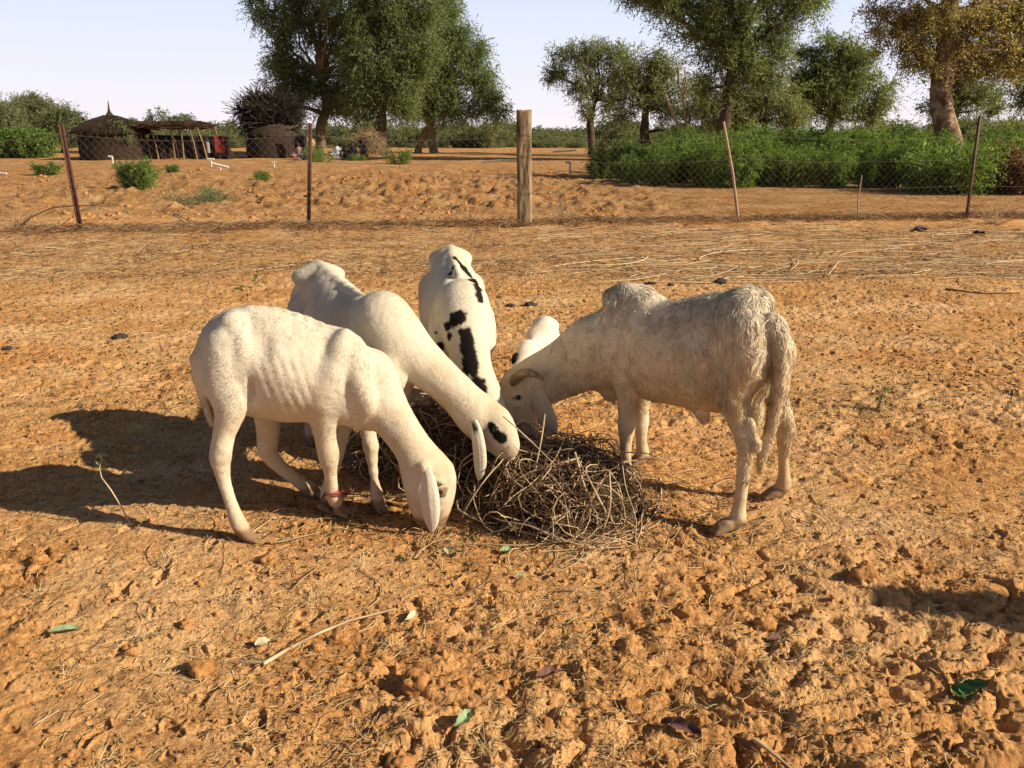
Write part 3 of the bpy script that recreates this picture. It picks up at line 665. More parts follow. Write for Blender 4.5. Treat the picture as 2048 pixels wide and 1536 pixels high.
    b.finish(col, 150000, lambda p, n: .013 + .005 * n3(p / .1, 3) - .006 * sst(.3, .1, p[:, 2]) - .004 * (p[:, 0] > -.38), .0015, flow, 11, ribs=(-.22, .02, .45, .74, .0012))
    b.eye(b.hit(884, 979))
    ecol = lambda V: patches(V, np.tile((.66, .58, .48), (len(V), 1)), [(P(846, 977, 2.70), .006)], 9)
    b.ear([P(850, 936, 2.735), P(856, 958, 2.715), P(858, 990, 2.70), P(860, 1020, 2.70), P(863, 1048, 2.705), P(863, 1067, 2.71)], [.018, .027, .036, .037, .026, .004], (-.15, -1, .1), .28, ecol)
    b.ear([P(868, 936, 2.875), P(885, 960, 2.905), P(890, 990, 2.905), P(888, 1015, 2.90), P(884, 1030, 2.895)], [.015, .024, .03, .022, .004], (.3, 1, 0), .25)
    return b
eweA = ewe_front()
def rope():
    r = empty('rope', tuple(P(668, 983, 2.85)), 'reddish brown twisted cord knotted round the front foreleg of the ewe', 'rope')
    g = Geo(); c = P(666, 982, 2.855)
    for k in range(3):
        a = np.linspace(0, 2 * np.pi, 25); g.tube(np.stack([c[0] + (.027 + .002 * k) * np.cos(a), c[1] + (.027 + .002 * k) * np.sin(a), c[2] - .006 * k + .008 * np.cos(a + k)], 1), .004, 6)
    g.obj('cord_loops', M['rope'], r, True)
    g = Geo(); k0 = c + [.03, -.01, .0]
    for i in range(5):
        a = np.linspace(0, 5.5, 16) + i; g.tube(np.stack([k0[0] + .014 * np.cos(a) + .01 * i * .6, k0[1] + .010 * np.sin(a * 1.3), k0[2] + .012 * np.sin(a)], 1), .0035, 6)
    g.obj('knot', M['rope'], r, True)
    g = Geo(); a = np.linspace(0, 1, 12); e = P(640, 1006, 2.93)
    g.tube(np.array([c + (e - c) * t + np.array([0, 0, .02 * math.sin(t * 3.1)]) for t in a]), .0035, 6); a = np.linspace(0, 6.2, 20); g.tube(np.stack([e[0] + .014 + .026 * np.cos(a), e[1] + .024 * np.sin(a), e[2] - .01 + .004 * np.sin(2 * a)], 1), .004, 6)
    g.obj('cord_tail', M['rope'], r, True)
rope()

# --- 2. the second white sheep behind it, coming towards the camera, black eye patch
def ewe_second():
    b = Beast('sheep', (-.55, 3.15), -58, -1, 'white sheep with a black patch round its eye, standing behind the front ewe', 'sheep', 'sheep feeding at the brushwood', ext=1.05)
    b.torso(TORSO)
    std_legs(b, 1.0, ((.17, .02), (.02, 0)), ((.02, 0), (0, 0)))
    b.ell(b.L(-.655, 0, .815), (.075, .125, .055), .04); b.ell(b.L(-.70, 0, .70), (.06, .125, .10), .05)
    b.ell(b.L(-.52, .160, .74), (.055, .055, .07), .04, 's'); b.ell(b.L(-.52, -.160, .74), (.055, .055, .07), .04, 's'); b.ell(b.L(-.13, .15, .66), (.03, .045, .09), .04, 's')
    b.chain([(b.L(-.65, 0, .865), .018), (b.L(-.4, 0, .825), .018), (b.L(-.1, 0, .80), .018)], .03)
    # shoulder blades standing out
    for v in (1, -1):
        b.chain([(b.L(-.02, v * .055, .80), .030), (b.L(.03, v * .105, .68), .034), (b.L(.10, v * .105, .55), .040), (b.L(.05, v * .09, .46), .036)], .035)
    b.ell(b.L(-.12, .125, .66), (.03, .03, .09), .05, 's')
    b.px([(765, 640, 3.10, 58), (805, 690, 3.08, 49), (850, 730, 3.07, 39), (900, 774, 3.06, 34), (940, 815, 3.05, 35), (962, 838, 3.05, 41)], .05)
    hd = nrm(np.array([.75, -.55, 0])); ha = nrm(np.cross(hd, [0, 0, 1]))
    b.px([(962, 836, 3.06, 43), (985, 856, 3.03, 42), (1003, 878, 3.0, 32), (1013, 893, 2.985, 23)], .02, .72, ha)
    b.px([(1003, 832, 3.03, 14), (1018, 862, 3.0, 11)], .02)
    e = P(989, 866, 2.93)
    b.ell(P(989, 858, 2.945), (.02, .012, .008), .012)
    def col(p, n):
        c = np.tile(WHITE, (len(p), 1)); near = (n @ np.array([-.3, -1, 0])) > -.2
        c = yellow(p, c, sst(.55, .35, p[:, 2]), .4); c = soil(p, c, .30, .6); return patches(p, c, [(b.hit(978, 862), .022, b.hit(998, 874)), (b.hit(1016, 897), .0035, b.hit(1022, 892)), (b.hit(998, 905), .0025, b.hit(1010, 911))], 15)
    def flow(p, n):
        leg = sst(.42, .30, p[:, 2])[:, None]; neck = sst(-.38, -.25, p[:, 0])[:, None] * sst(2.5, 3.0, p[:, 1])[:, None]
        return ((-b.f * .8 + np.array([0, 0, -.5])) * (1 - neck) + np.array([-.8, 0, .2]) * neck) * (1 - leg) + np.array([0, 0, -1.]) * leg
    b.finish(col, 150000, lambda p, n: .012 + .004 * n3(p / .1, 4) - .006 * sst(.3, .1, p[:, 2]) - .003 * (p[:, 0] > -.12), .0015, flow, 21, ribs=(-.42, -.14, .5, .76, .0012))
    b.eye(b.hit(989, 868), .0125)
    ecol = lambda V: patches(V, np.tile((.66, .60, .50), (len(V), 1)), [(P(951, 854, 2.94), .017)], 19)
    b.ear([P(941, 834, 2.985), P(951, 858, 2.935), P(957, 895, 2.92), P(959, 925, 2.92), P(958, 950, 2.92), P(957, 962, 2.925)], [.016, .024, .028, .028, .019, .003], (-.35, -1, .1), .28, ecol)
    b.ear([P(990, 812, 3.14), P(1004, 820, 3.17), P(1012, 840, 3.18), P(1014, 860, 3.18)], [.012, .02, .02, .004], (.3, 1, 0), .25)
    return b
ewe_second()

# --- 3. the black and white sheep at the back, head towards the camera
def pied():
    b = Beast('sheep', (-.235, 3.60), -82, 1, 'black patched white sheep facing the camera, a black stripe down its neck', 'sheep', 'sheep feeding at the brushwood')
    b.torso([(u, t, bo, w * 1.03) for u, t, bo, w in TORSO]); std_legs(b, 1.0)
    b.ell(b.L(-.655, 0, .815), (.075, .115, .055), .04)
    for v in (1, -1): b.chain([(b.L(0, v * .055, .79), .030), (b.L(.06, v * .105, .66), .036), (b.L(.12, v * .105, .54), .042)], .035)
    b.chain([(b.L(-.65, 0, .868), .016), (b.L(-.35, 0, .825), .016), (b.L(-.05, 0, .81), .016)], .03)
    b.px([(924, 612, 3.50, 52), (932, 655, 3.42, 44), (939, 700, 3.37, 36), (947, 742, 3.33, 31), (955, 762, 3.31, 32)], .05)
    b.px([(955, 765, 3.31, 34), (968, 790, 3.27, 30), (985, 815, 3.23, 22), (992, 830, 3.21, 17)], .02)
    def col(p, n):
        h = b.hit
        sp = [(h(928, 664), .030, h(935, 735)), (h(938, 668), .026, h(944, 738)), (h(915, 630), .030), (h(902, 636), .030), (h(888, 652), .022), (h(893, 668), .018), (h(925, 628), .016), (h(868, 660), .008),
              (h(896, 538), .027), (h(914, 510), .018, h(930, 528)), (h(930, 528), .024, h(944, 546)), (h(950, 556), .022, h(960, 572)), (h(960, 572), .018, h(965, 596)), (h(952, 765), .034), (h(965, 772), .026), (h(880, 690), .026), (h(977, 812), .03)]
        c = np.tile(WHITE * 1.02, (len(p), 1)); return patches(p, soil(p, c), sp, 25)
    def flow(p, n): return -b.f * .8 + np.array([0, 0, -.55]) + 0 * p
    b.finish(col, 90000, lambda p, n: .011 + .004 * n3(p / .1, 4), .0016, flow, 31)
    b.ear([P(938, 758, 3.30), P(928, 768, 3.27), P(922, 790, 3.26), P(922, 812, 3.26)], [.014, .022, .024, .004], (-.5, -1, .2), .25)
    b.ear([P(975, 752, 3.30), P(987, 762, 3.28), P(995, 785, 3.27), P(995, 800, 3.27)], [.014, .02, .022, .004], (.5, -1, .2), .25)
    b.eye(b.hit(976, 790), .011)
pied()

# --- 4. the small lamb behind the ram's neck
def lamb():
    sc = .56; b = Beast('lamb', (.105, 3.92), -102, 1, 'small white lamb half hidden behind the neck of the ram', 'lamb', None, .005, .75)
    b.torso([(u * sc * 1.0, t * sc, bo * sc, w * sc * 1.05) for u, t, bo, w in TORSO]); std_legs(b, sc, ((0, 0), (0, 0)), ((0, .02), (0, 0)))
    b.ell(b.L(-.66 * sc, 0, .80 * sc), (.09 * sc, .13 * sc, .07 * sc), .04); b.ell(b.L(-.35 * sc, 0, .78 * sc), (.25 * sc, .12 * sc, .05 * sc), .04)
    b.px([(1055, 700, 3.86, 21), (1046, 728, 3.78, 17), (1042, 745, 3.74, 17)], .03)
    b.px([(1042, 745, 3.74, 19), (1044, 768, 3.70, 16), (1048, 790, 3.67, 11)], .02)
    def col(p, n):
        c = np.tile((.70, .61, .52), (len(p), 1)); c = patches(p, c, [(P(1027, 720, 3.74), .016)], 35); return soil(p, c, .1, .4)
    b.finish(col, 30000, lambda p, n: .007 + 0 * p[:, 0], .001, lambda p, n: -b.f * .8 + np.array([0, 0, -.55]) + 0 * p, 41)
    blk = lambda V: np.tile(BLACK, (len(V), 1))
    b.ear([P(1034, 706, 3.78), P(1028, 712, 3.76), P(1027, 724, 3.75), P(1028, 738, 3.75)], [.008, .013, .013, .003], (-.5, -1, .2), .25, blk)
    b.ear([P(1056, 715, 3.74), P(1062, 725, 3.73), P(1063, 745, 3.73)], [.008, .013, .003], (.5, -1, .2), .25, blk)
    b.eye(b.hit(1036, 755), .008)
lamb()

# --- 5. the long-haired cream ram on the right
def ram():
    b = Beast('ram', (.96, 2.9), 137, 1, 'cream ram with curved horns and shaggy hindquarters, standing right of the brushwood', 'sheep', 'sheep feeding at the brushwood', ext=1.1)
    st = [(-.045, .66, .57, .035), (-.01, .76, .50, .085), (.05, .86, .45, .13), (.10, .885, .41, .15), (.20, .872, .385, .165), (.30, .845, .38, .175), (.40, .812, .375, .18), (.47, .80, .37, .175), (.56, .825, .37, .155), (.635, .835, .36, .135), (.70, .82, .345, .125), (.76, .73, .345, .105), (.81, .63, .37, .075), (.85, .54, .44, .04)]
    b.torso(st)
    A = b.at
    b.chain([(A(1492, 660, .07), .085), (A(1490, 720, .08), .085), (A(1470, 775, .10), .062), (A(1474, 825, .115), .040), (A(1487, 865, .13), .030), (A(1494, 893, .14), .031)], .035)
    b.chain([(A(1494, 893, .14), .030), (A(1488, 930, .15), .0225), (A(1484, 970, .16), .0210), (A(1479, 1010, .17), .0200), (A(1475, 1036, .18), .026), (A(1464, 1052, .18), .022)], .014)
    b.chain([(A(1500, 840, .13), .014), (A(1510, 875, .14), .0105), (A(1512, 890, .14), .015)], .016)
    b.chain([(A(1484, 1040, .18), .010), (A(1492, 1048, .17), .008)], .008)
    h = G(1447, 1066); b.hoof(h, (-1, -.35, 0), 1.25); b.chain([(h + [.03, .01, .035], .021), (h + [-.02, -.006, .022], .017)], .02)
    b.chain([(A(1545, 700, -.07), .080), (A(1548, 770, -.12), .050), (A(1562, 820, -.15), .034), (A(1571, 855, -.18), .030), (A(1569, 880, -.19), .026)], .03)
    b.chain([(A(1569, 880, -.19), .026), (A(1567, 915, -.20), .0195), (A(1568, 950, -.21), .0195), (A(1567, 968, -.21), .025), (A(1558, 983, -.21), .022)], .014)
    b.chain([(A(1575, 838, -.16), .010), (A(1582, 862, -.18), .012)], .014)
    h = G(1545, 997); b.hoof(h, (-1, -.2, 0), 1.15); b.chain([(h + [.025, .01, .03], .020), (h + [-.015, 0, .02], .015)], .02)
    b.chain([(A(1232, 690, .07), .070), (A(1245, 745, .085), .052), (A(1254, 790, .08), .037), (A(1254, 838, .07), .032), (A(1253, 862, .07), .029)], .035)
    b.chain([(A(1253, 862, .07), .029), (A(1251, 900, .07), .021), (A(1250, 932, .07), .024), (A(1248, 948, .07), .021)], .014)
    b.hoof(G(1244, 966), (-.8, -.3, 0), 1.2)
    b.chain([(A(1290, 720, -.07), .060), (A(1284, 790, -.09), .036), (A(1281, 828, -.10), .032), (A(1282, 850, -.10), .029)], .03)
    b.chain([(A(1282, 850, -.10), .029), (A(1283, 885, -.105), .021), (A(1285, 905, -.11), .026), (A(1280, 920, -.11), .023)], .014)
    b.hoof(G(1274, 932), (-.8, -.4, 0), 1.25)
    # hump, hips, pin bones, dewlap, sheath, scrotum, tail
    b.ell(b.L(.635, 0, .785), (.125, .06, .045), .05); b.ell(b.L(.09, 0, .85), (.06, .08, .04), .05)
    b.ell(b.L(.10, .07, .80), (.05, .04, .04), .05); b.ell(b.L(.215, .185, .74), (.04, .055, .065), .035, 's'); b.ell(b.L(.545, .175, .62), (.025, .04, .09), .035, 's'); b.ell(b.L(.19, .20, .46), (.018, .06, .06), .025, 's')
    b.ell(b.L(.145, .215, .62), (.03, .05, .08), .05, 's')
    b.chain([(b.L(.66, .075, .76), .028), (b.L(.70, .115, .62), .032), (b.L(.74, .10, .50), .036)], .04)
    b.ell(A(1222, 780, .02), (.04, .028, .045), .04)
    b.chain([(A(1385, 800, 0), .028), (A(1403, 822, 0), .020), (A(1408, 838, 0), .017)], .02)
    b.chain([(A(1512, 790, -.02), .022), (A(1509, 825, -.02), .030), (A(1507, 850, -.02), .020)], .018)
    b.chain([(P(1542, 640, 2.86), .028), (P(1558, 668, 2.83), .024), (P(1561, 710, 2.81), .022), (P(1559, 765, 2.80), .021), (P(1549, 815, 2.80), .019), (P(1541, 860, 2.80), .017), (P(1527, 905, 2.80), .013), (P(1519, 940, 2.80), .008)], .018)
    # neck and head
    b.px([(1222, 695, 3.36, 72), (1185, 705, 3.42, 64), (1145, 728, 3.46, 53), (1105, 748, 3.49, 46), (1072, 765, 3.50, 45), (1048, 782, 3.50, 43)], .05, .8)
    ha = nrm(np.array([-.45, -.9, 0]))
    b.px([(1045, 778, 3.50, 44), (1036, 800, 3.49, 40), (1037, 830, 3.47, 34), (1045, 858, 3.45, 26), (1050, 876, 3.44, 20)], .02, .78, ha)
    b.px([(1012, 770, 3.48, 14), (1008, 800, 3.46, 12)], .02)
    b.ell(P(1032, 794, 3.405), (.022, .014, .009), .012); b.ell(P(1034, 811, 3.405), (.02, .012, .008), .012)
    b.ell(P(1033, 802, 3.395), (.016, .014, .010), .006, 's')
    def col(p, n):
        c = np.tile(CREAM, (len(p), 1)); u = (p - b.O) @ b.f
        hind = sst(.28, .05, u); low = sst(.62, .40, p[:, 2]); c = yellow(p, c, np.clip(hind * sst(.82, .60, p[:, 2]) + .6 * low, 0, 1), .85)
        top = sst(.74, .86, p[:, 2])[:, None]; c = c * (1 - .5 * top) + WHITE * .5 * top
        c = soil(p, c, .40, .55); return patches(p, c, [(b.hit(1034, 803), .014)], 45, np.array([.12, .08, .05]), .4)
    def flow(p, n):
        leg = sst(.45, .32, p[:, 2])[:, None]; u = (p - b.O) @ b.f; back = sst(.30, .0, u)[:, None]
        d = -b.f * .75 + np.array([0, 0, -.6]) + back * (b.f * .35 + np.array([0, 0, -.5])); return d * (1 - leg) + np.array([0, 0, -1.]) * leg
    def hl(p, n):
        u = (p - b.O) @ b.f; v = (p - b.O) @ b.s
        shag = np.exp(-((u - .10) / .14) ** 2) * sst(.40, .52, p[:, 2]) + .45 * np.exp(-((u - .62) / .10) ** 2) * sst(.70, .82, p[:, 2]) + .35 * sst(.6, .8, p[:, 2]) * (u > -.1)
        tail = (u < -.03) * (p[:, 2] > .2); clump = .6 + .5 * n3(p / .05, 8)
        return .012 + .038 * np.clip(shag, 0, 1) * clump + .006 * tail - .007 * sst(.35, .2, p[:, 2]) * (1 - tail) - .004 * (u > .95)
    b.finish(col, 170000, hl, .0019, flow, 51, wave=1.0, lift=.42)
    b.eye(b.hit(1033, 803), .0115)
    b.ear([P(1066, 764, 3.42), P(1074, 785, 3.39), P(1085, 815, 3.38), P(1096, 845, 3.38), P(1104, 862, 3.38), P(1112, 868, 3.385)], [.026, .035, .041, .042, .034, .008], (-.25, -1, .1), .22, lambda V: np.tile((.64, .53, .40), (len(V), 1)))
    b.ear([P(1030, 762, 3.58), P(1022, 780, 3.62), P(1018, 805, 3.63)], [.018, .028, .006], (-.2, 1, 0), .22, lambda V: np.tile((.64, .53, .40), (len(V), 1)))
    for q, (pts, rr) in enumerate((([P(1028, 770, 3.46), P(1030, 757, 3.43), P(1042, 747, 3.39), P(1058, 745, 3.36), P(1074, 750, 3.34), P(1088, 760, 3.33)], [.023, .0235, .022, .018, .013, .006]),
                                   ([P(1018, 762, 3.54), P(1014, 752, 3.58), P(1024, 742, 3.62), P(1040, 742, 3.64)], [.021, .02, .016, .006]))):
        pts = np.array(pts); t = np.linspace(0, 1, 40); u = np.linspace(0, 1, len(pts)); C = np.stack([np.interp(t, u, pts[:, i]) for i in range(3)], 1)
        for _ in range(12): C[1:-1] = (C[:-2] + 2 * C[1:-1] + C[2:]) / 4
        R = np.interp(t, u, rr) * (1 + .05 * np.sin(t * 75)); Geo().tube(C, R, 14).obj('horn', M['horn'], b.root, True)
    return b
ram()

# ------------------------------------------------------------------ the heaps of cut brushwood the animals feed on
def stem_walk(rng, n, c, R, k=16, step=.035, keep=.35, shell=(.55, 1.03)):
    """curved stems wandering round a low dome; c centre on the ground, R = (rx, ry, rz)"""
    R = np.array(R); d = rng.normal(size=(n, 3)); d[:, 2] = np.abs(d[:, 2]) * .9; d /= np.linalg.norm(d, axis=1, keepdims=True)
    rho = rng.uniform(*shell, n)[:, None]; p = d * rho * R
    v = rng.normal(size=(n, 3)); v[:, 2] *= .55; v /= np.linalg.norm(v, axis=1, keepdims=True)
    cur = rng.normal(size=(n, 3)) * rng.uniform(.5, 6, (n, 1)); L = rng.uniform(.5, 1.5, (n, 1)) * step; out = [p.copy()]
    for _ in range(k - 1):
        q = p / R; rr = np.linalg.norm(q, axis=1, keepdims=True) + 1e-6; nn = q / rr / R; nn /= np.linalg.norm(nn, axis=1, keepdims=True)
        v = v + np.cross(cur, v) * L * 1.6 + rng.normal(size=(n, 3)) * .10; v -= nn * (v * nn).sum(1, keepdims=True) * keep
        v -= nn * np.clip(rr - rho, -1, 1) * 1.2; v /= np.linalg.norm(v, axis=1, keepdims=True)
        p = p + v * L; low = p[:, 2] < .006; p[low, 2] = .006 + rng.uniform(0, .012, low.sum()); v[low, 2] = np.abs(v[low, 2]) * .2; out.append(p.copy())
    PT = np.stack(out, 1) + np.array([c[0], c[1], 0]); g = H(PT[..., 0].ravel(), PT[..., 1].ravel()).reshape(PT.shape[:2]); PT[..., 2] += g; return PT
def heap(name, c, R, n, nl, seed, label, npale, rr=(.0010, .0029), paths=()):
    rng = np.random.default_rng(seed); root = empty(name, (c[0], c[1], Hs(*c)), label, 'brushwood', 'brushwood heaps')
    PT = stem_walk(rng, n, c, R); r0 = rng.uniform(rr[0], rr[1], n) ; RR = r0[:, None] * np.linspace(1.1, .5, PT.shape[1])[None]
    V, F = tubes(PT, RR, 4); o = mesh('stems', V, F, M['stem'], root, True, frnd=np.repeat(np.clip(rng.beta(1.2, 2.6, n) * (0.4 + .9 * (r0 - rr[0]) / (rr[1] - rr[0])), 0, 1), (PT.shape[1] - 1) * 4)); tag(o, kind='stuff')
    d = rng.normal(size=(nl, 3)); d[:, 2] = np.abs(d[:, 2]); d /= np.linalg.norm(d, axis=1, keepdims=True); p = d * rng.uniform(.2, .92, (nl, 1)) ** .6 * np.array(R) * [.95, .95, .88] + [c[0], c[1], .005]
    p[:, 2] += H(p[:, 0], p[:, 1]); V, F = cards(p, rng.normal(size=(nl, 3)), rng.uniform(.015, .045, nl), rng.uniform(.01, .024, nl), rng)
    o = mesh('leaves', V, F, M['brush_leaf'], root, False, frnd=rng.beta(1.2, 2, nl)); tag(o, kind='stuff')
    m_ = n // 2; d = rng.normal(size=(m_, 3)); d[:, 2] = np.abs(d[:, 2]) * .8; d /= np.linalg.norm(d, axis=1, keepdims=True); q0 = d * rng.uniform(.6, 1.08, (m_, 1)) * np.array(R) + [c[0], c[1], .01]
    dr = rng.normal(size=(m_, 3)) * [1, 1, .45]; dr /= np.linalg.norm(dr, axis=1, keepdims=True); t_ = np.linspace(-.5, .5, 5)[None, :, None]; PS = q0[:, None] + dr[:, None] * t_ * rng.uniform(.03, .22, (m_, 1, 1)) + rng.normal(0, .004, (m_, 5, 3)); PS[..., 2] = np.maximum(PS[..., 2], .004) + Hs(*c)
    V, F = tubes(PS, rng.uniform(.0007, .0042, (m_, 1)) ** 1.0 * np.ones((1, 5)), 4); tag(mesh('broken_stems', V, F, M['stem'], root, False, frnd=np.repeat(rng.uniform(0, 1, m_), 16)), kind='stuff')
    PT = stem_walk(rng, npale, c, R, 22, .042, .2, (.92, 1.2))
    for i in range(npale):
        Geo().tube(PT[i], np.linspace(.0034, .0017, PT.shape[1]) * rng.uniform(.7, 1.1), 6).obj('pale_stem', M['stem_pale'], root, True)
    for pts, r in paths:
        q = np.array(pts); t = np.linspace(0, 1, 26); u = np.linspace(0, 1, len(q)); C = np.stack([np.interp(t, u, q[:, i]) for i in range(3)], 1)
        for _ in range(8): C[1:-1] = (C[:-2] + 2 * C[1:-1] + C[2:]) / 4
        Geo().tube(C, np.linspace(r, r * .55, 26), 6).obj('pale_stem', M['stem_pale'], root, True)
    return root
def gz(px, py, dz=.01): g = G(px, py); return g + [0, 0, Hs(g[0], g[1]) + dz]
heap('brushwood_heap', (.18, 3.01), (.315, .33, .205), 1250, 8500, 3, 'tangled heap of thin cut branches in the foreground under the nose of the ram', 52,
     paths=[([P(1014, 985, 2.92), P(1050, 960, 2.9), P(1085, 938, 2.9), P(1160, 915, 2.95)], .0075), ([P(1090, 828, 3.0), P(1083, 880, 2.95), P(1068, 950, 2.88), P(1080, 1010, 2.82)], .004),
            ([P(1006, 832, 2.95), P(1035, 858, 2.92), P(1065, 885, 2.9), P(1110, 930, 2.88)], .003), ([gz(1320, 960), gz(1325, 1010), gz(1290, 1060), gz(1200, 1100), gz(1085, 1108)], .0035),
            ([gz(963, 1092), gz(1040, 1098), gz(1150, 1088), gz(1250, 1092), gz(1330, 1040)], .003), ([P(1150, 905, 2.9), P(1165, 960, 2.8), P(1190, 1040, 2.78), gz(1150, 1070)], .0045),
            ([P(1240, 925, 3.0), P(1310, 915, 3.05), P(1350, 945, 3.1)], .003), ([P(1220, 905, 3.1), P(1290, 905, 3.15), P(1345, 925, 3.2)], .003)])
heap('brushwood_heap', (-.27, 3.47), (.44, .36, .21), 1150, 2600, 4, 'shaded heap of cut branches between the two white sheep and the black patched one', 12)
# stray twigs round the heaps
rng = np.random.default_rng(12); n = 420
cx = rng.normal(.05, .55, n); cy = rng.normal(2.98, .28, n); a = rng.uniform(0, 6.28, n); L = rng.uniform(.05, .32, n); k = 9; t = np.linspace(-.5, .5, k)
cu = rng.normal(0, 2.2, n); X = cx[:, None] + L[:, None] * (t * np.cos(a)[:, None] - cu[:, None] * t ** 2 * L[:, None] * 2 * np.sin(a)[:, None]); Y = cy[:, None] + L[:, None] * (t * np.sin(a)[:, None] + cu[:, None] * t ** 2 * L[:, None] * 2 * np.cos(a)[:, None])
Z = H(X.ravel(), Y.ravel()).reshape(X.shape) + .004 + rng.uniform(0, .02, (n, 1)) * (1 - 4 * t ** 2)
V, F = tubes(np.stack([X, Y, Z], -1), rng.uniform(.0007, .0022, (n, 1)) * np.ones((1, k)), 4)
tag(mesh('fallen_twigs', V, F, M['stem'], None, True, frnd=np.repeat(rng.uniform(.2, 1, n), (k - 1) * 4)), 'loose twigs fallen from the brushwood on the sand round the hooves', 'twigs', kind='stuff')
n = 900; p = np.stack([rng.normal(-.15, .55, n), rng.normal(2.95, .25, n), np.zeros(n)], 1); p[:, 2] = H(p[:, 0], p[:, 1]) + .004
V, F = cards(p, rng.normal(size=(n, 3)) * [1, 1, .2], rng.uniform(.008, .03, n), rng.uniform(.006, .016, n), rng, .3, .6)
tag(mesh('fallen_leaves', V, F, M['litter'], None, False, frnd=rng.uniform(0, 1, n)), 'small dry leaf scraps on the sand round the feeding sheep', 'leaves', kind='stuff')
n = 260; p = np.stack([rng.normal(-.15, .5, n), rng.normal(2.86, .18, n), np.zeros(n)], 1); p[:, 2] = H(p[:, 0], p[:, 1]) + .006
V, F = cards(p, rng.normal(size=(n, 3)) * [1, 1, .3], rng.uniform(.012, .04, n), rng.uniform(.008, .02, n), rng, .3, .4)
tag(mesh('green_leaf_scraps', V, F, M['brush_leaf'], None, False, frnd=rng.uniform(.5, 1, n)), 'dark green leaf scraps dropped on the sand between sheep and brushwood', 'leaves', kind='stuff')

# ------------------------------------------------------------------ wire fence
fA = G(165, 470); fB = G(1932, 443); fd = nrm(fB - fA)
def fpt(px):                                       # foot of the fence under a picture column
    a = (px - 1024) / FOC
    # intersect with the fence line on the ground
    best = None
    for t in np.linspace(-6, 24, 3001):
        q = fA + fd * t; pxq = 1024 + FOC * q[0] / (q[1] * CP + CAM_H * SP)
        if best is None or abs(pxq - px) < best[0]: best = (abs(pxq - px), q)
    return best[1]
fence = empty('wire_fence', tuple(fpt(1050)), 'sagging wire mesh fence on rusty steel posts and one thick timber post', 'fence')
def steel(bot, topx, topy):
    t = P(topx, topy, bot[1] + .02); g = Geo(); ax = nrm(t - bot); s1 = nrm(np.cross(ax, [0, 1, 0])); s2 = np.cross(s1, ax); Rm = np.stack([s1, s2, ax], 1); h = np.linalg.norm(t - bot) + .15; c = (t + bot) / 2 - ax * .07
    g.box(c, (.055, .006, h), Rm); g.box(c + s1 * .0245 + s2 * -.0275, (.006, .049, h), Rm)
    return g.obj('steel_post', M['steel'], fence)
steel(G(165, 470), 124, 250); steel(G(618, 457), 621, 247); steel(G(1932, 443), 1960, 232)
# thick timber post, cracked and split
b0 = fpt(1050); t0 = P(1048, 222, b0[1]); V = []; nz, na = 60, 28
for j in range(nz):
    f = j / (nz - 1); z = -.1 + (t0[2] + .1) * f; cx = b0[0] + (t0[0] - b0[0]) * f
    for i in range(na):
        an = 2 * math.pi * i / na; c_, s_ = math.cos(an), math.sin(an); q = (abs(c_) ** 5 + abs(s_) ** 5) ** (-1 / 5)
        V.append((cx + .118 * q * c_ * (1 - .03 * f), b0[1] + .10 * q * s_, z + (.02 * math.sin(an * 2 + 1) if j == nz - 1 else 0)))
V = np.array(V); ctr = np.stack([np.repeat(b0[0] + (t0[0] - b0[0]) * np.linspace(0, 1, nz), na), np.full(nz * na, b0[1]), V[:, 2]], 1)
nn_ = n3(V * [16, 16, 2.5], 3) * .05 - .09 * np.clip(1 - 6 * np.abs(n3(V * [22, 22, 1.3] + 5, 4)), 0, 1) + .03 * n3(V * 9, 6); V = ctr + (V - ctr) * (1 + nn_[:, None])
F = [[j * na + i, j * na + (i + 1) % na, (j + 1) * na + (i + 1) % na, (j + 1) * na + i] for j in range(nz - 1) for i in range(na)]
g = Geo(); g.put(V, F); top = V[-na:]; mid = top.mean(0) + [0, 0, .012]; g.put(np.vstack([top, (top + mid) / 2 + [0, 0, .004], mid]), [[i, (i + 1) % na, na + (i + 1) % na, na + i] for i in range(na)]); g.put(np.vstack([(top + mid) / 2 + [0, 0, .004], mid]), [[i, (i + 1) % na, na] for i in range(na)])
tpost = g.obj('timber_post', M['post_wood'], fence, True)
for z in (.55, 1.10, 1.42): Geo().tube([(b0[0] + x, b0[1] + y, z + .01 * x) for x, y in ((-.125, 0), (-.124, -.11), (0, -.113), (.124, -.11), (.126, 0))], .0035, 5).obj('binding_wire', M['steel'], fence)
# leaning sticks
q = G(1480, 448); Geo().tube([q - [0, 0, .1], (q + P(1447, 243, q[1])) / 2 + [.015, 0, 0], P(1447, 243, q[1])], [.026, .024, .018], 8, wob=.12).obj('leaning_pole', M['stick'], fence, True)
q = G(1717, 445); Geo().tube([q - [0, 0, .05], P(1716, 400, q[1]), P(1724, 350, q[1])], [.014, .012, .008], 6).obj('thin_stake', M['stick'], fence, True)
q = fpt(-160); Geo().tube([q - [0, 0, .1], q + [0, 0, 1.7]], .03, 6).obj('steel_post', M['steel'], fence)
q = fpt(2300); Geo().tube([q - [0, 0, .1], q + [0, 0, 1.7]], .03, 6).obj('steel_post', M['steel'], fence)
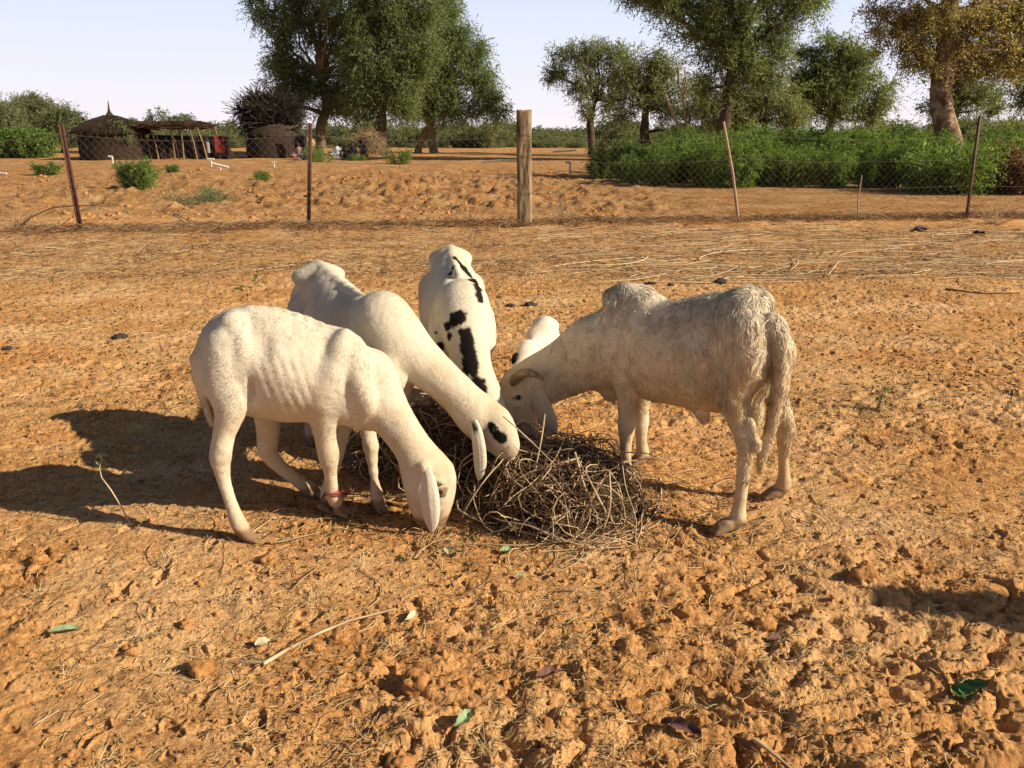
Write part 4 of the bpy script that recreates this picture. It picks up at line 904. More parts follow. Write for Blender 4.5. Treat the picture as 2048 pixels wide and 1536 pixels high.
# diamond mesh: each wire zigzags from the top to the ground; it sags between the posts
qa, qb = fpt(-160), fpt(2300); Lf = np.linalg.norm(qb - qa); pit = .115; nw = int(Lf / pit)
posts_u = [np.linalg.norm(fpt(x) - qa) for x in (-160, 165, 618, 1050, 1480, 1932, 2300)]
def topz(u): 
    u = np.asarray(u, float); z = np.full(u.shape, 1.42)
    for a, b_ in zip(posts_u[:-1], posts_u[1:]): f = np.clip((u - a) / (b_ - a), 0, 1); z = z - .09 * 4 * f * (1 - f)
    x = u / Lf; return z - .5 * sst(posts_u[3] + 1.2, posts_u[3] + 2.6, u) * 0
W = []; nseg = 25
for s in (1, -1):
    for i in range(-12, nw + 12):
        u0 = i * pit; v = np.linspace(0, 1, nseg); U = u0 + s * v * 12 * pit; T = topz(np.clip(U, 0, Lf)); Zz = T * (1 - v)
        U = U + .02 * n2(U / .5, Zz / .4, 5); off = .05 * n2(U / .9, Zz / .7, 6) + .004 * s
        Pq = qa[None] + fd[None] * U[:, None]; nrmf = np.array([-fd[1], fd[0], 0]); Pq = Pq + nrmf * off[:, None]; Pq[:, 2] = Zz + .02
        Pq = np.where(((U < 0) | (U > Lf))[:, None], np.nan, Pq)
        if not np.isnan(Pq).any(): W.append(Pq)
W = np.array(W); V, F = tubes(W, np.full(W.shape[:2], .0009), 3); tag(mesh('wire_mesh', V, F, M['wire'], fence), kind=None)
for zf, r in ((1.0, .0016), (.74, .0014), (.42, .0013), (.10, .0013)):
    U = np.linspace(0, Lf, 160); Pq = qa[None] + fd[None] * U[:, None]; Pq[:, 2] = topz(U) * zf; V, F = tubes(Pq[None], np.full((1, 160), r), 4); mesh('strand_wire', V, F, M['wire'], fence)
g = Geo()
for i in range(0, nw):
    u = i * pit
    if u > posts_u[2] + 6.5: break
    q = qa + fd * u; z = float(topz(u)); g.tube([q + [0, 0, z - .02], q + [.012 * math.sin(i * 2.1), 0, z + .045], q + [.012 * math.sin(i * 2.1) + .02 * math.sin(i), 0, z + .06]], .0013, 3)
tag(g.obj('wire_ends', M['wire'], fence), kind='stuff')

# ------------------------------------------------------------------ trees and shrubs
def crown_cards(rng, clumps, per, leaf, spread, droop=.25, tw=9, flat=.3, asp=.38):
    """clumps (n,3)+radius: twigs run outward from each clump, leaves sit along them"""
    C, R = clumps[:, :3], clumps[:, 3]; nt = per; n = len(C) * nt
    c = np.repeat(C, nt, 0); r = np.repeat(R, nt)[:, None]; d = rng.normal(size=(n, 3)); d /= np.linalg.norm(d, axis=1, keepdims=True)
    s = c + d * r * rng.uniform(0, .75, (n, 1)); v = d + .5 * rng.normal(size=(n, 3)); v /= np.linalg.norm(v, axis=1, keepdims=True)
    L = r * rng.uniform(.35, 1.15, (n, 1)); t = np.linspace(0, 1, tw)[None, :, None]
    p = s[:, None] + v[:, None] * L[:, None] * t + np.array([0, 0, -1.]) * (L[:, None] * droop * t ** 2) + rng.normal(size=(n, tw, 3)) * spread
    p = p.reshape(-1, 3); dd = np.repeat(v, tw, 0) + .8 * rng.normal(size=p.shape); m = len(p)
    V, F = cards(p, dd, leaf * rng.uniform(.6, 1.4, m), leaf * asp * rng.uniform(.6, 1.3, m), rng, .2, flat)
    tone = np.repeat(rng.normal(0, .10, len(C)), nt * tw)
    return V, F, np.clip(rng.beta(2.2, 2.2, m) + tone, 0, 1), (s, v, L)
def fill(rng, ells, n, Y, cr, depth=.85):
    """clump centres inside ellipses given in picture units at depth Y, real depth = half their width"""
    A = np.array([e[2] * e[3] for e in ells], float); k = rng.choice(len(ells), n, p=A / A.sum()); out = []
    for i in k:
        x, y, rx, ry = ells[i][:4]; yo = ells[i][4] if len(ells[i]) > 4 else 0
        d = rng.normal(size=3); d /= np.linalg.norm(d); d *= rng.uniform(0, 1) ** (1 / 2.2) * .92; m = mpp(Y, y)
        c = P(x, y, Y) + np.array([d[0] * rx * m, d[1] * rx * m * depth + yo, d[2] * ry * m]); out.append([*c, cr * rng.uniform(.6, 1.25)])
    return np.array(out)
def limbs(rng, root, starts, clumps, r0, mat_, nb, name='limb', bend=.15):
    g = Geo(); idx = rng.choice(len(clumps), min(nb, len(clumps)), replace=False)
    for i in idx:
        e = clumps[i, :3]; s = starts[np.argmin([np.linalg.norm(q - e) + .6 * abs(q[2] - e[2]) for q in starts])]; L = np.linalg.norm(e - s); mid = (s + e) / 2 + rng.normal(size=3) * L * bend * .5 + np.array([0, 0, L * .06]); q1 = (s * .7 + mid * .3) + rng.normal(size=3) * L * .04
        g.tube([s, q1, mid, (mid + e) / 2 + rng.normal(size=3) * L * .05, e], np.array([1, .75, .5, .32, .12]) * r0 * rng.uniform(.5, 1.0), 5)
    if g.V: g.obj(name, mat_, root, True)
def tree(name, label, cat, Y, trunks, ells, nclump, cr, per, leaf, lm, bm, seed, group=None, droop=.25, nb=26, spread=.03, base=None, flat=.3, tw=9):
    rng = np.random.default_rng(seed); t0 = trunks[0][0]; b = P(t0[0], t0[1], Y); root = empty(name, (b[0], Y, 0), label, cat, group)
    big = 'tall trees' in str(group); cr *= .92; per = int(per * (1.0 if big else .95)); leaf *= .80; nclump = int(nclump * (1.3 if big else 1.12)); cl = fill(rng, ells, nclump, Y, cr); g = Geo(); starts = []
    for tr in trunks:
        pts = [P(x, y, Y) for x, y, r in tr]; rr = [r * mpp(Y) for x, y, r in tr]
        if pts[0][2] > 0: pts.insert(0, np.array([pts[0][0], Y, -.1])); rr.insert(0, rr[0] * 1.25)
        t = np.linspace(0, 1, 26); u = np.linspace(0, 1, len(pts)); C = np.stack([np.interp(t, u, [p[i] for p in pts]) for i in range(3)], 1); R_ = np.interp(t, u, rr)
        for _ in range(2): C[1:-1] = (C[:-2] + 2 * C[1:-1] + C[2:]) / 4
        g.tube(C, R_, 12, wob=.16, seed=seed); starts += [C[int(k)] for k in (16, 20, 25)]
    g.obj('trunk', bm, root, True)
    limbs(rng, root, starts, cl, max(r for x, y, r in trunks[0]) * mpp(Y) * .45, bm, nb)
    V, F, rv, tw_ = crown_cards(rng, cl, per, leaf, spread, droop, tw, flat); mesh('crown', V, F, lm, root, False, frnd=rv)
    return root
AC, BD, BP = M['leaf_acacia'], M['bark_dark'], M['bark_pale']
tree('acacia_tree', 'broad dark green tree with a pale sunlit trunk beside the small hut', 'tree', 60, [[(641, 300, 10), (642, 250, 9), (655, 210, 8), (640, 150, 6)]],
     [(560, 25, 70, 55), (625, 40, 90, 80), (560, 110, 55, 45), (600, 165, 75, 60), (570, 205, 40, 28), (690, 110, 70, 90), (650, 200, 75, 40), (715, 185, 50, 60), (620, -70, 110, 80), (520, 10, 38, 20), (700, 40, 60, 70), (690, 190, 60, 40)], 250, 1.0, 46, .21, AC, BP, 101, 'tall trees beyond the field', nb=34)
tree('acacia_tree', 'tall dark tree with a straight black trunk in the middle of the big clump', 'tree', 56, [[(763, 305, 11), (762, 240, 10), (760, 180, 8), (765, 100, 5)]],
     [(760, 50, 80, 80), (735, 140, 60, 70), (800, 130, 70, 80), (735, 215, 40, 45), (800, 205, 50, 28), (770, -60, 110, 80), (830, 30, 60, 60), (840, 110, 50, 60)], 230, 1.0, 46, .20, AC, BD, 102, 'tall trees beyond the field', nb=30)
tree('acacia_tree', 'spreading tree with twin forked trunks and drooping right edge, beside the timber post', 'tree', 61, [[(868, 305, 8), (862, 260, 8), (850, 215, 6)], [(836, 300, 6), (850, 262, 5), (870, 235, 4)]],
     [(880, 60, 60, 70), (870, 140, 75, 70), (930, 160, 62, 60), (900, 215, 75, 33), (975, 205, 38, 36), (955, 110, 22, 34), (830, 200, 60, 34), (850, -40, 75, 60), (890, 20, 45, 40), (860, 232, 90, 12), (930, 95, 45, 45), (990, 210, 30, 36)], 240, .95, 46, .20, M['leaf_acacia'], BP, 103, 'tall trees beyond the field', droop=.45, nb=30)
tree('acacia_tree', 'open crowned tree leaning left at the edge of the right hand trees', 'tree', 58, [[(1184, 300, 7), (1180, 240, 6), (1190, 200, 4)]],
     [(1140, 118, 42, 30), (1190, 115, 60, 38), (1115, 150, 28, 20), (1160, 170, 45, 32), (1235, 125, 36, 38), (1225, 190, 34, 40), (1178, 220, 30, 22)], 120, .75, 34, .17, M['leaf_grey'], BD, 104, 'trees beyond the shrubs', nb=30)
tree('acacia_tree', 'dark bushy tree between the open crowned tree and the bare dead tree', 'tree', 54, [[(1292, 300, 9), (1288, 260, 8), (1292, 215, 6)]],
     [(1295, 130, 50, 38), (1330, 150, 45, 50), (1265, 180, 40, 40), (1320, 210, 50, 40), (1245, 228, 36, 16), (1300, 180, 50, 40), (1350, 240, 40, 25), (1255, 150, 40, 36), (1380, 190, 40, 45)], 130, .75, 40, .17, M['leaf_grey'], BD, 105, 'trees beyond the shrubs', nb=26)
tree('acacia_tree', 'largest dark tree on the right, wide fan shaped crown cut by the photo top', 'tree', 44, [[(1440, 300, 13), (1450, 240, 12), (1458, 180, 10), (1465, 120, 7)]],
     [(1330, 0, 90, 42), (1300, -20, 70, 25), (1420, 40, 110, 60), (1560, 20, 90, 50), (1600, 0, 60, 26), (1470, 110, 75, 50), (1400, 85, 55, 35), (1550, 90, 55, 40), (1440, 170, 40, 35), (1440, -60, 200, 60), (1520, 150, 50, 34)], 300, .80, 46, .17, AC, BD, 106, 'trees beyond the shrubs', droop=.1, nb=46)
tree('acacia_tree', 'olive green bushy tree right under the largest crown', 'tree', 50, [[(1530, 300, 7), (1528, 260, 6), (1535, 215, 5)]],
     [(1510, 190, 60, 50), (1560, 210, 55, 50), (1430, 215, 45, 45), (1480, 240, 60, 28), (1590, 240, 36, 24), (1400, 200, 45, 50), (1500, 230, 70, 40)], 130, .8, 42, .17, M['leaf_grey'], BD, 107, 'trees beyond the shrubs')
tree('acacia_tree', 'rounded dark tree with short trunk left of the flaky barked tree', 'tree', 52, [[(1652, 300, 9), (1656, 268, 8), (1665, 230, 6)]],
     [(1650, 110, 60, 38), (1710, 115, 55, 40), (1630, 170, 55, 50), (1690, 175, 70, 60), (1760, 195, 40, 34), (1650, 225, 60, 28), (1740, 230, 40, 20), (1600, 200, 50, 50)], 210, .8, 44, .18, M['leaf_acacia'], BD, 108, 'trees beyond the shrubs', droop=.4)
tree('acacia_tree', 'dark tree seen behind the trunk of the flaky barked tree', 'tree', 55, [[(1912, 290, 6), (1908, 240, 6), (1915, 210, 5)]],
     [(1950, 190, 55, 45), (1990, 225, 36, 24), (1880, 215, 40, 28), (1930, 120, 60, 40)], 90, .8, 40, .18, AC, BD, 109, 'trees beyond the shrubs')
tree('acacia_tree', 'dark tree at the right edge of the photo, leaves hanging at mid height', 'tree', 40, [[(2130, 300, 10), (2125, 200, 9), (2110, 120, 6)]],
     [(2080, 150, 60, 50), (2060, 190, 40, 26), (2110, 60, 110, 70), (2020, 110, 40, 40)], 120, .7, 40, .15, AC, BD, 110, 'trees beyond the shrubs', droop=.4)
tree('broadleaf_tree', 'near tree with thick flaky trunk and brownish yellow drying leaves', 'tree', 25.5, [[(1912, 345, 27), (1900, 300, 23), (1888, 240, 20), (1882, 180, 19), (1893, 90, 17), (1900, 0, 14), (1905, -90, 10)]],
     [(1750, 20, 42, 22), (1800, 55, 60, 40), (1850, 20, 70, 45), (1830, 105, 45, 34), (1870, 130, 36, 32), (1920, 60, 70, 60), (1990, 40, 60, 60), (1985, 120, 50, 30), (2040, 100, 50, 50), (2060, 20, 50, 50), (1900, -70, 180, 60), (1945, 130, 35, 35)], 330, .40, 24, .115, M['leaf_brown'], M['bark_flaky'], 111, None, droop=.7, nb=60, spread=.05, flat=0, tw=8)
# bare dead tree: pale branches
dt = empty('dead_tree', tuple(P(1372, 300, 50) * [1, 1, 0]), 'bare dead tree with pale forking branches', 'tree'); g = Geo()
for pl, r in (([(1388, 300), (1368, 272), (1340, 215), (1328, 182)], 3.2), ([(1372, 285), (1372, 240), (1380, 222)], 2.5), ([(1385, 300), (1376, 265), (1370, 235), (1367, 195), (1355, 160)], 3.2), ([(1367, 195), (1375, 172), (1385, 165)], 2.8), ([(1358, 165), (1357, 140), (1352, 120)], 2.2), ([(1366, 190), (1372, 160), (1368, 135)], 2)):
    pts = [P(x, max(y, 60), 50) for x, y in pl]; g.tube(pts, np.linspace(r, r * .4, len(pts)) * mpp(50) * 1.3, 6, wob=.1)
g.obj('trunk', M['deadwood'], dt, True)
# left hand trees
for i, (lab, Y, tr, el, nc) in enumerate([('pale green rounded tree at the left edge of the photo', 66, [(5, 300, 6), (5, 250, 5)], [(0, 235, 45, 35), (-50, 220, 50, 40), (25, 265, 30, 20)], 110),
    ('tallest grey green tree of the left group behind the hedge', 70, [(70, 300, 6), (70, 240, 5)], [(65, 215, 46, 24), (35, 210, 26, 18), (90, 235, 30, 22), (60, 250, 50, 22)], 120),
    ('low rounded tree on the left just before the thatched hut', 62, [(130, 300, 6), (132, 260, 5)], [(130, 245, 34, 26), (155, 262, 22, 20), (105, 262, 24, 18)], 100)]):
    tree('bushy_tree', lab, 'tree', Y, [tr], el, nc, .85, 40, .20, M['leaf_grey'], BD, 120 + i, 'trees at the left edge', nb=10)
# thorny dark bush over the second hut
rng = np.random.default_rng(9); tb = empty('thorn_bush', tuple(P(535, 300, 52) * [1, 1, 0]), 'dark leafless tangle of thorn branches rising behind the small hut', 'bush')
cl = fill(rng, [(535, 222, 42, 26), (505, 225, 26, 20), (570, 232, 22, 20), (540, 250, 50, 18)], 120, 52, .7); n = 5200; k = 7
c = cl[rng.integers(0, len(cl), n), :3]; d = rng.normal(size=(n, 3)); d /= np.linalg.norm(d, axis=1, keepdims=True); cur = rng.normal(size=(n, 3)) * .5; t = np.linspace(0, 1, k)[None, :, None]
PT = c[:, None] + d[:, None] * t * rng.uniform(.4, 1.3, (n, 1, 1)) + np.cross(cur, d)[:, None] * t ** 2 * .7; V, F = tubes(PT, np.full((n, k), .017), 3); mesh('branches', V, F, M['thorn'], tb, False, frnd=np.repeat(rng.uniform(0, 1, n), (k - 1) * 3))
Geo().tube([(tb.location.x, 52, -.1), (tb.location.x, 52, 1.6)], [.16, .1], 8).obj('stem', BD, tb)

# generic bush, copied
def bush(name, label, cat, loc, R, nst, per, leaf, lm, seed, group, tw=8, up=.9, stems=True, droop=.3, sm=None):
    rng = np.random.default_rng(seed); root = empty(name, loc, label, cat, group); r0, hh = R; g = Geo(); L = np.array(loc, float); cl = []
    for i in range(nst):
        a = rng.uniform(0, 6.28); rr = r0 * math.sqrt(rng.uniform(0, 1)); b = L + [rr * .45 * math.cos(a), rr * .45 * math.sin(a), -.03]; e = L + [rr * math.cos(a), rr * math.sin(a), hh * rng.uniform(.72, 1.0) * (1 - .25 * (rr / r0) ** 2)]
        m = (b + e) / 2 + rng.normal(size=3) * .05 * hh; g.tube([b, m, e], [.012 * hh + .004, .009 * hh + .003, .004], 4)
        for q in np.linspace(.15, 1, 6): p = b * (1 - q) + e * q; cl.append([*p, r0 * .30 * rng.uniform(.7, 1.3)])
    if stems: g.obj('stems', sm or M['bark_dark'], root)
    V, F, rv, _ = crown_cards(rng, np.array(cl), per, leaf, .02, droop, tw, .35); mesh('foliage', V, F, lm, root, False, frnd=rv)
    return root
protos = [bush('leafy_shrub', 'bright green feathery shrub in the planted row beyond the fence', 'shrub', (0, 0, 0), (.85, 1.40 + .12 * i), 16, 11, .085, M['leaf_shrub'], 200 + i, 'green shrubs planted beyond the fence') for i in range(4)]
rng = np.random.default_rng(77); k = 0
edge = [(1168, 352, 27.0), (1215, 362, 24.5), (1290, 372, 23), (1400, 378, 22.3), (1560, 378, 22), (1750, 378, 22), (1900, 385, 21), (2100, 385, 21)]
spots = []
for row, (dy, sc) in enumerate(((.7, .95), (2.3, 1.0), (4.2, 1.05), (6.5, 1.1), (9.5, 1.15))):
    for px in np.arange(1185 + row * 17, 2150, 62 - row * 3):
        Yb = np.interp(px, [e[0] for e in edge], [e[2] for e in edge]) + dy + rng.uniform(-.35, .35); x = (px + rng.uniform(-14, 14) - 1024) / FOC * Yb / CP
        if row == 0 and px > 1850: continue
        spots.append((x, Yb, sc * rng.uniform(.62, 1.0) * (.78 if px < 1280 else 1)))
ORD = 'first second third fourth fifth sixth seventh eighth ninth tenth eleventh twelfth thirteenth fourteenth fifteenth sixteenth seventeenth eighteenth nineteenth twentieth twenty-first twenty-second'.split(); nfront = len([p for p in np.arange(1185, 2150, 62) if p <= 1850])
for i, (x, y, s) in enumerate(spots):
    o = protos[i % 4]
    lab = 'green feathery shrub, %s from the left in the front row beyond the fence' % ORD[i] if i < nfront else 'bright green feathery shrub in the mass behind the front row of shrubs'
    if i < 4: o.location = (x, y, Hs(x, y)); o.scale = (s, s, s); o['label'] = lab
    else: copy_thing(o, (x, y, Hs(x, y)), rng.uniform(0, 6.28), (s, s, s), lab)
bush('drying_shrub', 'dense dark shrub with reddish brown dead leaves at the foot of the flaky trunk', 'shrub', (11.0, 20.6, 0), (1.35, 1.0), 30, 16, .09, M['leaf_shrub'], 230, None, sm=M['bark_dark'])
bush('drying_shrub', 'half dead shrub with reddish brown leaves beside the dark leaning steel post', 'shrub', (12.4, 20.6, 0), (1.0, .95), 20, 16, .10, M['leaf_dry'], 231, None)
bush('drying_shrub', 'dead brown shrub at the right edge of the photo behind the fence', 'shrub', (13.9, 21.0, 0), (.9, .8), 16, 14, .10, M['leaf_dry'], 232, None)
c = G(255, 383); bush('round_bush', 'round bright green bush alone on the bare field at the left', 'bush', (c[0], c[1] + .45, .02), (.60, .72), 22, 17, .055, M['leaf_shrub'], 240, None)
for j, (px, py, r0, hh) in enumerate(((800, 328, .75, .62), (715, 322, .45, .3), (92, 348, .5, .35), (400, 402, .8, .10), (530, 360, .45, .2), (345, 345, .35, .25), (640, 325, .9, .75))):
    c = G(px, py); bush('low_plant', ['leafy green plant on the field right of the dark trunk', 'small green plant under the big trees', 'sparse green weeds on the field at far left', 'flat grey green creeper patch on the field', 'small weed between two white pipes', 'small green tuft right of the round bush', 'dark green bushy plant in front of the seated people'][j], 'plant', (c[0], c[1], .02), (r0, hh), 10, 9, .07 if hh > .3 else .045, M['leaf_shrub'] if j != 3 else M['leaf_grey'], 250 + j, None)
# hedge of green bushes at far left, low scrub between the trees and along the horizon
hp = [bush('hedge_bush', 'green bush of the hedge left of the thatched hut', 'bush', (0, 0, 0), (1.2, 1.55), 14, 10, .14, M['leaf_shrub'], 260 + i, 'hedge left of the hut') for i in range(2)]; k = 0
for px in range(-60, 180, 24):
    for Y in (50, 54):
        x = (px + rng.uniform(-8, 8) - 1024) / FOC * Y / CP; s = rng.uniform(.8, 1.1)
        if k < 2: hp[k].location = (x, Y, 0)
        else: copy_thing(hp[k % 2], (x, Y, 0), rng.uniform(0, 6.28), (s, s, s))
        k += 1
fp = [bush('scrub_bush', 'grey green scrub bush on the far side of the fields', 'bush', (0, 0, 0), (2.6, 2.7), 16, 12, .26, M['leaf_far'], 270 + i, 'far scrub on the horizon') for i in range(3)]; k = 0
for Y, st, s0 in ((84, 34, .8), (100, 36, 1.05), (130, 34, 1.35)):
    for px in range(-120, 2200, st):
        if 1180 < px < 1750 and Y < 90: continue
        x = (px + rng.uniform(-14, 14) - 1024) / FOC * Y / CP; s = s0 * rng.uniform(.6, 1.15)
        if 640 < px < 760 and Y < 90: s *= .75
        if k < 3: fp[k].location = (x, Y, -.3); fp[k].scale = (s, s, s)
        else: copy_thing(fp[k % 3], (x, Y + rng.uniform(-4, 4), -.3), rng.uniform(0, 6.28), (s, s, s * rng.uniform(.45, 1.15)))
        k += 1
# dry twiggy weeds by the fence
def weed(px, py, hh, n, sp_, label, mt='stalk', leafy=0):
    rng = np.random.default_rng(int(px)); c = G(px, py); c[2] = Hs(c[0], c[1]); root = empty('dry_weed' if not leafy else 'seedling', tuple(c), label, 'weed' if not leafy else 'seedling'); k = 7; t = np.linspace(0, 1, k)
    a = rng.uniform(0, 6.28, n); q = rng.uniform(0, sp_, n); L = hh * rng.uniform(.4, 1, n); X = q[:, None] * np.cos(a)[:, None] * (.15 + t) + rng.normal(0, .012, (n, k)); Yy = q[:, None] * np.sin(a)[:, None] * (.15 + t) + rng.normal(0, .012, (n, k)); Z = L[:, None] * t
    PT = np.stack([X, Yy, Z], -1) + c; V, F = tubes(PT, np.full((n, k), .0028 if not leafy else .002) * np.linspace(1, .5, k), 3); mesh('stems', V, F, M[mt], root, frnd=np.repeat(rng.uniform(0, .7, n), (k - 1) * 3))
    if leafy:
        i = rng.integers(0, n, leafy); j = rng.integers(2, k, leafy); p = PT[i, j] + rng.normal(0, .006, (leafy, 3)); V, F = cards(p, rng.normal(size=(leafy, 3)), .026, .02, rng, .2, .5); mesh('foliage', V, F, M['leaf_shrub'], root, frnd=rng.uniform(0, .6, leafy))
weed(1125, 452, .52, 80, .30, 'brown twiggy dry weed right of the timber post'); weed(940, 455, .50, 34, .26, 'thin dry weed left of the timber post'); weed(1015, 458, .35, 24, .2, 'sparse dry weed at the foot of the timber post')
weed(1990, 450, .35, 60, .5, 'dry weed tangle at the right edge beside the fence'); weed(30, 468, .35, 50, .5, 'dry weed tangle at the left edge beside the fence')
weed(1760, 820, .16, 22, .05, 'thin grey green seedling on the sand right of the ram', leafy=26); weed(512, 574, .22, 4, .03, 'small upright green seedling behind the front ewe', leafy=38); weed(480, 578, .05, 6, .05, 'tiny green sprout left of the upright seedling', leafy=22); weed(1640, 520, .20, 6, .09, 'green seedling among the straw at upper right', leafy=36)
# seedling with a bent pale stem in the shadow
c = gz(262, 1050, 0); s_ = empty('sapling', tuple(c), 'pale bent stalk with few leaves at its tip, in the shadow at left', 'seedling')
pts = np.array([c, P(245, 1018, c[1] - .01), P(222, 980, c[1] - .02), P(203, 955, c[1] - .02), P(199, 935, c[1]), P(205, 908, c[1] + .02)]); Geo().tube(pts, [.0034, .003, .0026, .0022, .0018, .001], 6).obj('stem', M['stem_pale'], s_, True)
rng = np.random.default_rng(5); p = pts[-1] + np.stack([rng.normal(-.006, .012, 14), rng.normal(0, .01, 14), rng.uniform(-.06, .01, 14)], 1); V, F = cards(p, rng.normal(size=(14, 3)) + [-.5, 0, .3], .024, .012, rng); mesh('leaves', V, F, M['leaf_grey'], s_, frnd=rng.uniform(.5, 1, 14))
# bare branches lying by the fence at the left
for lab, pl, r in (('long bare branch arching over the ground by the leaning left post', [(28, 466), (60, 435), (105, 415), (160, 411), (205, 412)], .012), ('dark bare branch lying on the field behind the fence', [(332, 422), (355, 432), (388, 453)], .012)):
    q = G(pl[0][0], pl[0][1]); Y0 = q[1]; g = Geo(); pts = [P(x, y, Y0 + .05 * i) for i, (x, y) in enumerate(pl)]; 
    if 'field' in lab: pts = [gz(x, y, .03) for x, y in pl]
    g.tube(pts, np.linspace(r, r * .4, len(pts)), 6, wob=.1)
    for j in range(10): a = pts[1 + j % (len(pts) - 1)]; g.tube([a, a + [random.uniform(-.1, .1), 0, random.uniform(-.12, .05)], a + [random.uniform(-.2, .2), .02, random.uniform(-.25, .0)]], [.004, .003, .002], 4)
    tag(g.obj('fallen_branch', M['bark_dark'], None, True), lab, 'branch')

# ------------------------------------------------------------------ the camp: huts, shelter, people, pipes
HY = 47.0
def wx(px, Y=HY): return (px - 1024) / FOC * Y / ray(0, 300)[1]
def zz(py, Y=HY): return P(1024, py, Y)[2]
h1 = empty('thatched_hut', (wx(229), HY, 0), 'round hut with mat walls and pointed thatched roof with a tall finial', 'hut'); c0 = np.array([wx(229), HY, 0])
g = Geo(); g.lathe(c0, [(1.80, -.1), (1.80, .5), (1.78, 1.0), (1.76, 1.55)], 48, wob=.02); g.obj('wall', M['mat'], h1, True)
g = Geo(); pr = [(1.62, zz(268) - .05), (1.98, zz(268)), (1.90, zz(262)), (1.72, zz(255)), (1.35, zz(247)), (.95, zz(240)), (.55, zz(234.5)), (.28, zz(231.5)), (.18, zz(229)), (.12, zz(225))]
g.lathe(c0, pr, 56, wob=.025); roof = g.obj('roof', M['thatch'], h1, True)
rng = np.random.default_rng(31); n = 1500; a = rng.uniform(0, 6.28, n); q = rng.uniform(0, 1, n); rr = 1.98 * (1 - q) + .3 * q; zr = np.interp(rr, [p[0] for p in pr[1:]][::-1], [p[1] for p in pr[1:]][::-1])
p0 = np.stack([c0[0] + rr * np.cos(a), HY + rr * np.sin(a), zr + .02], 1); dn = np.stack([np.cos(a) * .8, np.sin(a) * .8, -.45 + 0 * a], 1); PT = p0[:, None] + dn[:, None] * np.linspace(0, .35, 3)[None, :, None] + rng.normal(0, .02, (n, 3, 3)); V, F = tubes(PT, np.full((n, 3), .012), 3); mesh('loose_straw', V, F, M['thatch'], h1)
z0 = zz(227); g = Geo(); g.tube([c0 + [0, 0, z0 - .2], c0 + [0, 0, z0 + .25], c0 + [.03, 0, z0 + .68]], [.16, .06, .018], 8, wob=.2); g.obj('finial', M['thatch_red'], h1, True)
g = Geo(); g.box(c0 + [-.9, -1.50, .62], (.62, .12, 1.25), Matrix.Rotation(rad(-31), 3, 'Z')); g.obj('door_flap', M['dark_cloth'], h1)
# shelter
sh = empty('shade_shelter', (wx(370), HY, 0), 'flat roofed shelter of stalks on crooked poles with dark matting walls', 'shelter')
for x, x2, yb in ((300, 291, .0), (321, 313, -.4), (348, 345, .0), (365, 352, -.5), (374, 374, -.6), (399, 390, -.5), (418, 404, -.4), (430, 425, .8), (340, 340, 1.6), (400, 400, 1.7)):
    Geo().tube([(wx(x), HY + yb, -.05), ((wx(x) + wx(x2)) / 2 + .04, HY + yb, zz(285)), (wx(x2), HY + yb, zz(254))], [.045, .04, .03], 6, wob=.15).obj('pole', M['bark_pale'], sh, True)
rng = np.random.default_rng(8); n = 900; x = rng.uniform(wx(288), wx(404), n); y = rng.uniform(HY - 1.0, HY + 2.2, n); z = zz(250) + rng.normal(0, .075, n); a = rng.normal(0, .35, n); L = rng.uniform(.5, 1.3, n)
PT = np.stack([x, y, z], 1)[:, None] + np.stack([np.cos(a), np.sin(a), rng.normal(0, .09, n)], 1)[:, None] * (np.linspace(-.5, .5, 3)[None, :, None] * L[:, None, None]); V, F = tubes(PT, rng.uniform(.012, .03, (n, 1)) * np.ones((1, 3)), 4); mesh('stalk_roof', V, F, M['thatch_red'], sh)
def drape(x0, x1, yt, Y0, seed, z1=0, dep=.18, top2=None, n=40):
    X = np.linspace(wx(x0), wx(x1), n); Z = np.linspace(0, 1, 14); gx, gz_ = np.meshgrid(X, Z); tt = np.interp(X, [X[0], X[-1]], [zz(yt), zz(top2 or yt)]) + .05 * n2(X * 2, X * 0, seed); zz_ = z1 + gz_ * (tt[None] - z1); yy = Y0 + dep * n2(gx * 1.7, zz_ * .6, seed + 1) + .05 * np.sin(gx * 9)
    V = np.stack([gx, yy, zz_], -1).reshape(-1, 3); i = np.arange(13)[:, None] * n; j = np.arange(n - 1)[None]; F = np.stack([i + j, i + j + 1, i + n + j + 1, i + n + j], -1).reshape(-1, 4)
    back = V + [0, .03, 0]; F2 = F[:, ::-1] + len(V); e = [[k, k + 1, k + 1 + len(V), k + len(V)] for k in range(13 * n, 14 * n - 1)]; return np.vstack([V, back]), np.vstack([F, F2, e])
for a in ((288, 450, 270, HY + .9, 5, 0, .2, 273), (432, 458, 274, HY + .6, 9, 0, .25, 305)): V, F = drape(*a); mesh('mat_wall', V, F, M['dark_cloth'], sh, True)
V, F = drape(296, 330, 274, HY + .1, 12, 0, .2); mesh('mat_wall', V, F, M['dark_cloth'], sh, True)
V, F = drape(428, 446, 271, HY + .25, 22, .35, .22, 272, 16); tag(mesh('hanging_cloth', V, F, M['red_cloth'], None, True), 'bright red cloth hung over the right end of the dark shelter wall', 'cloth')
V, F = drape(417, 423, 284, HY - .2, 24, .35, .05, 284, 8); tag(mesh('hanging_cloth', V, F, M['white_cloth'], None, True), 'narrow pale cloth hanging from a shelter pole left of the red cloth', 'cloth')
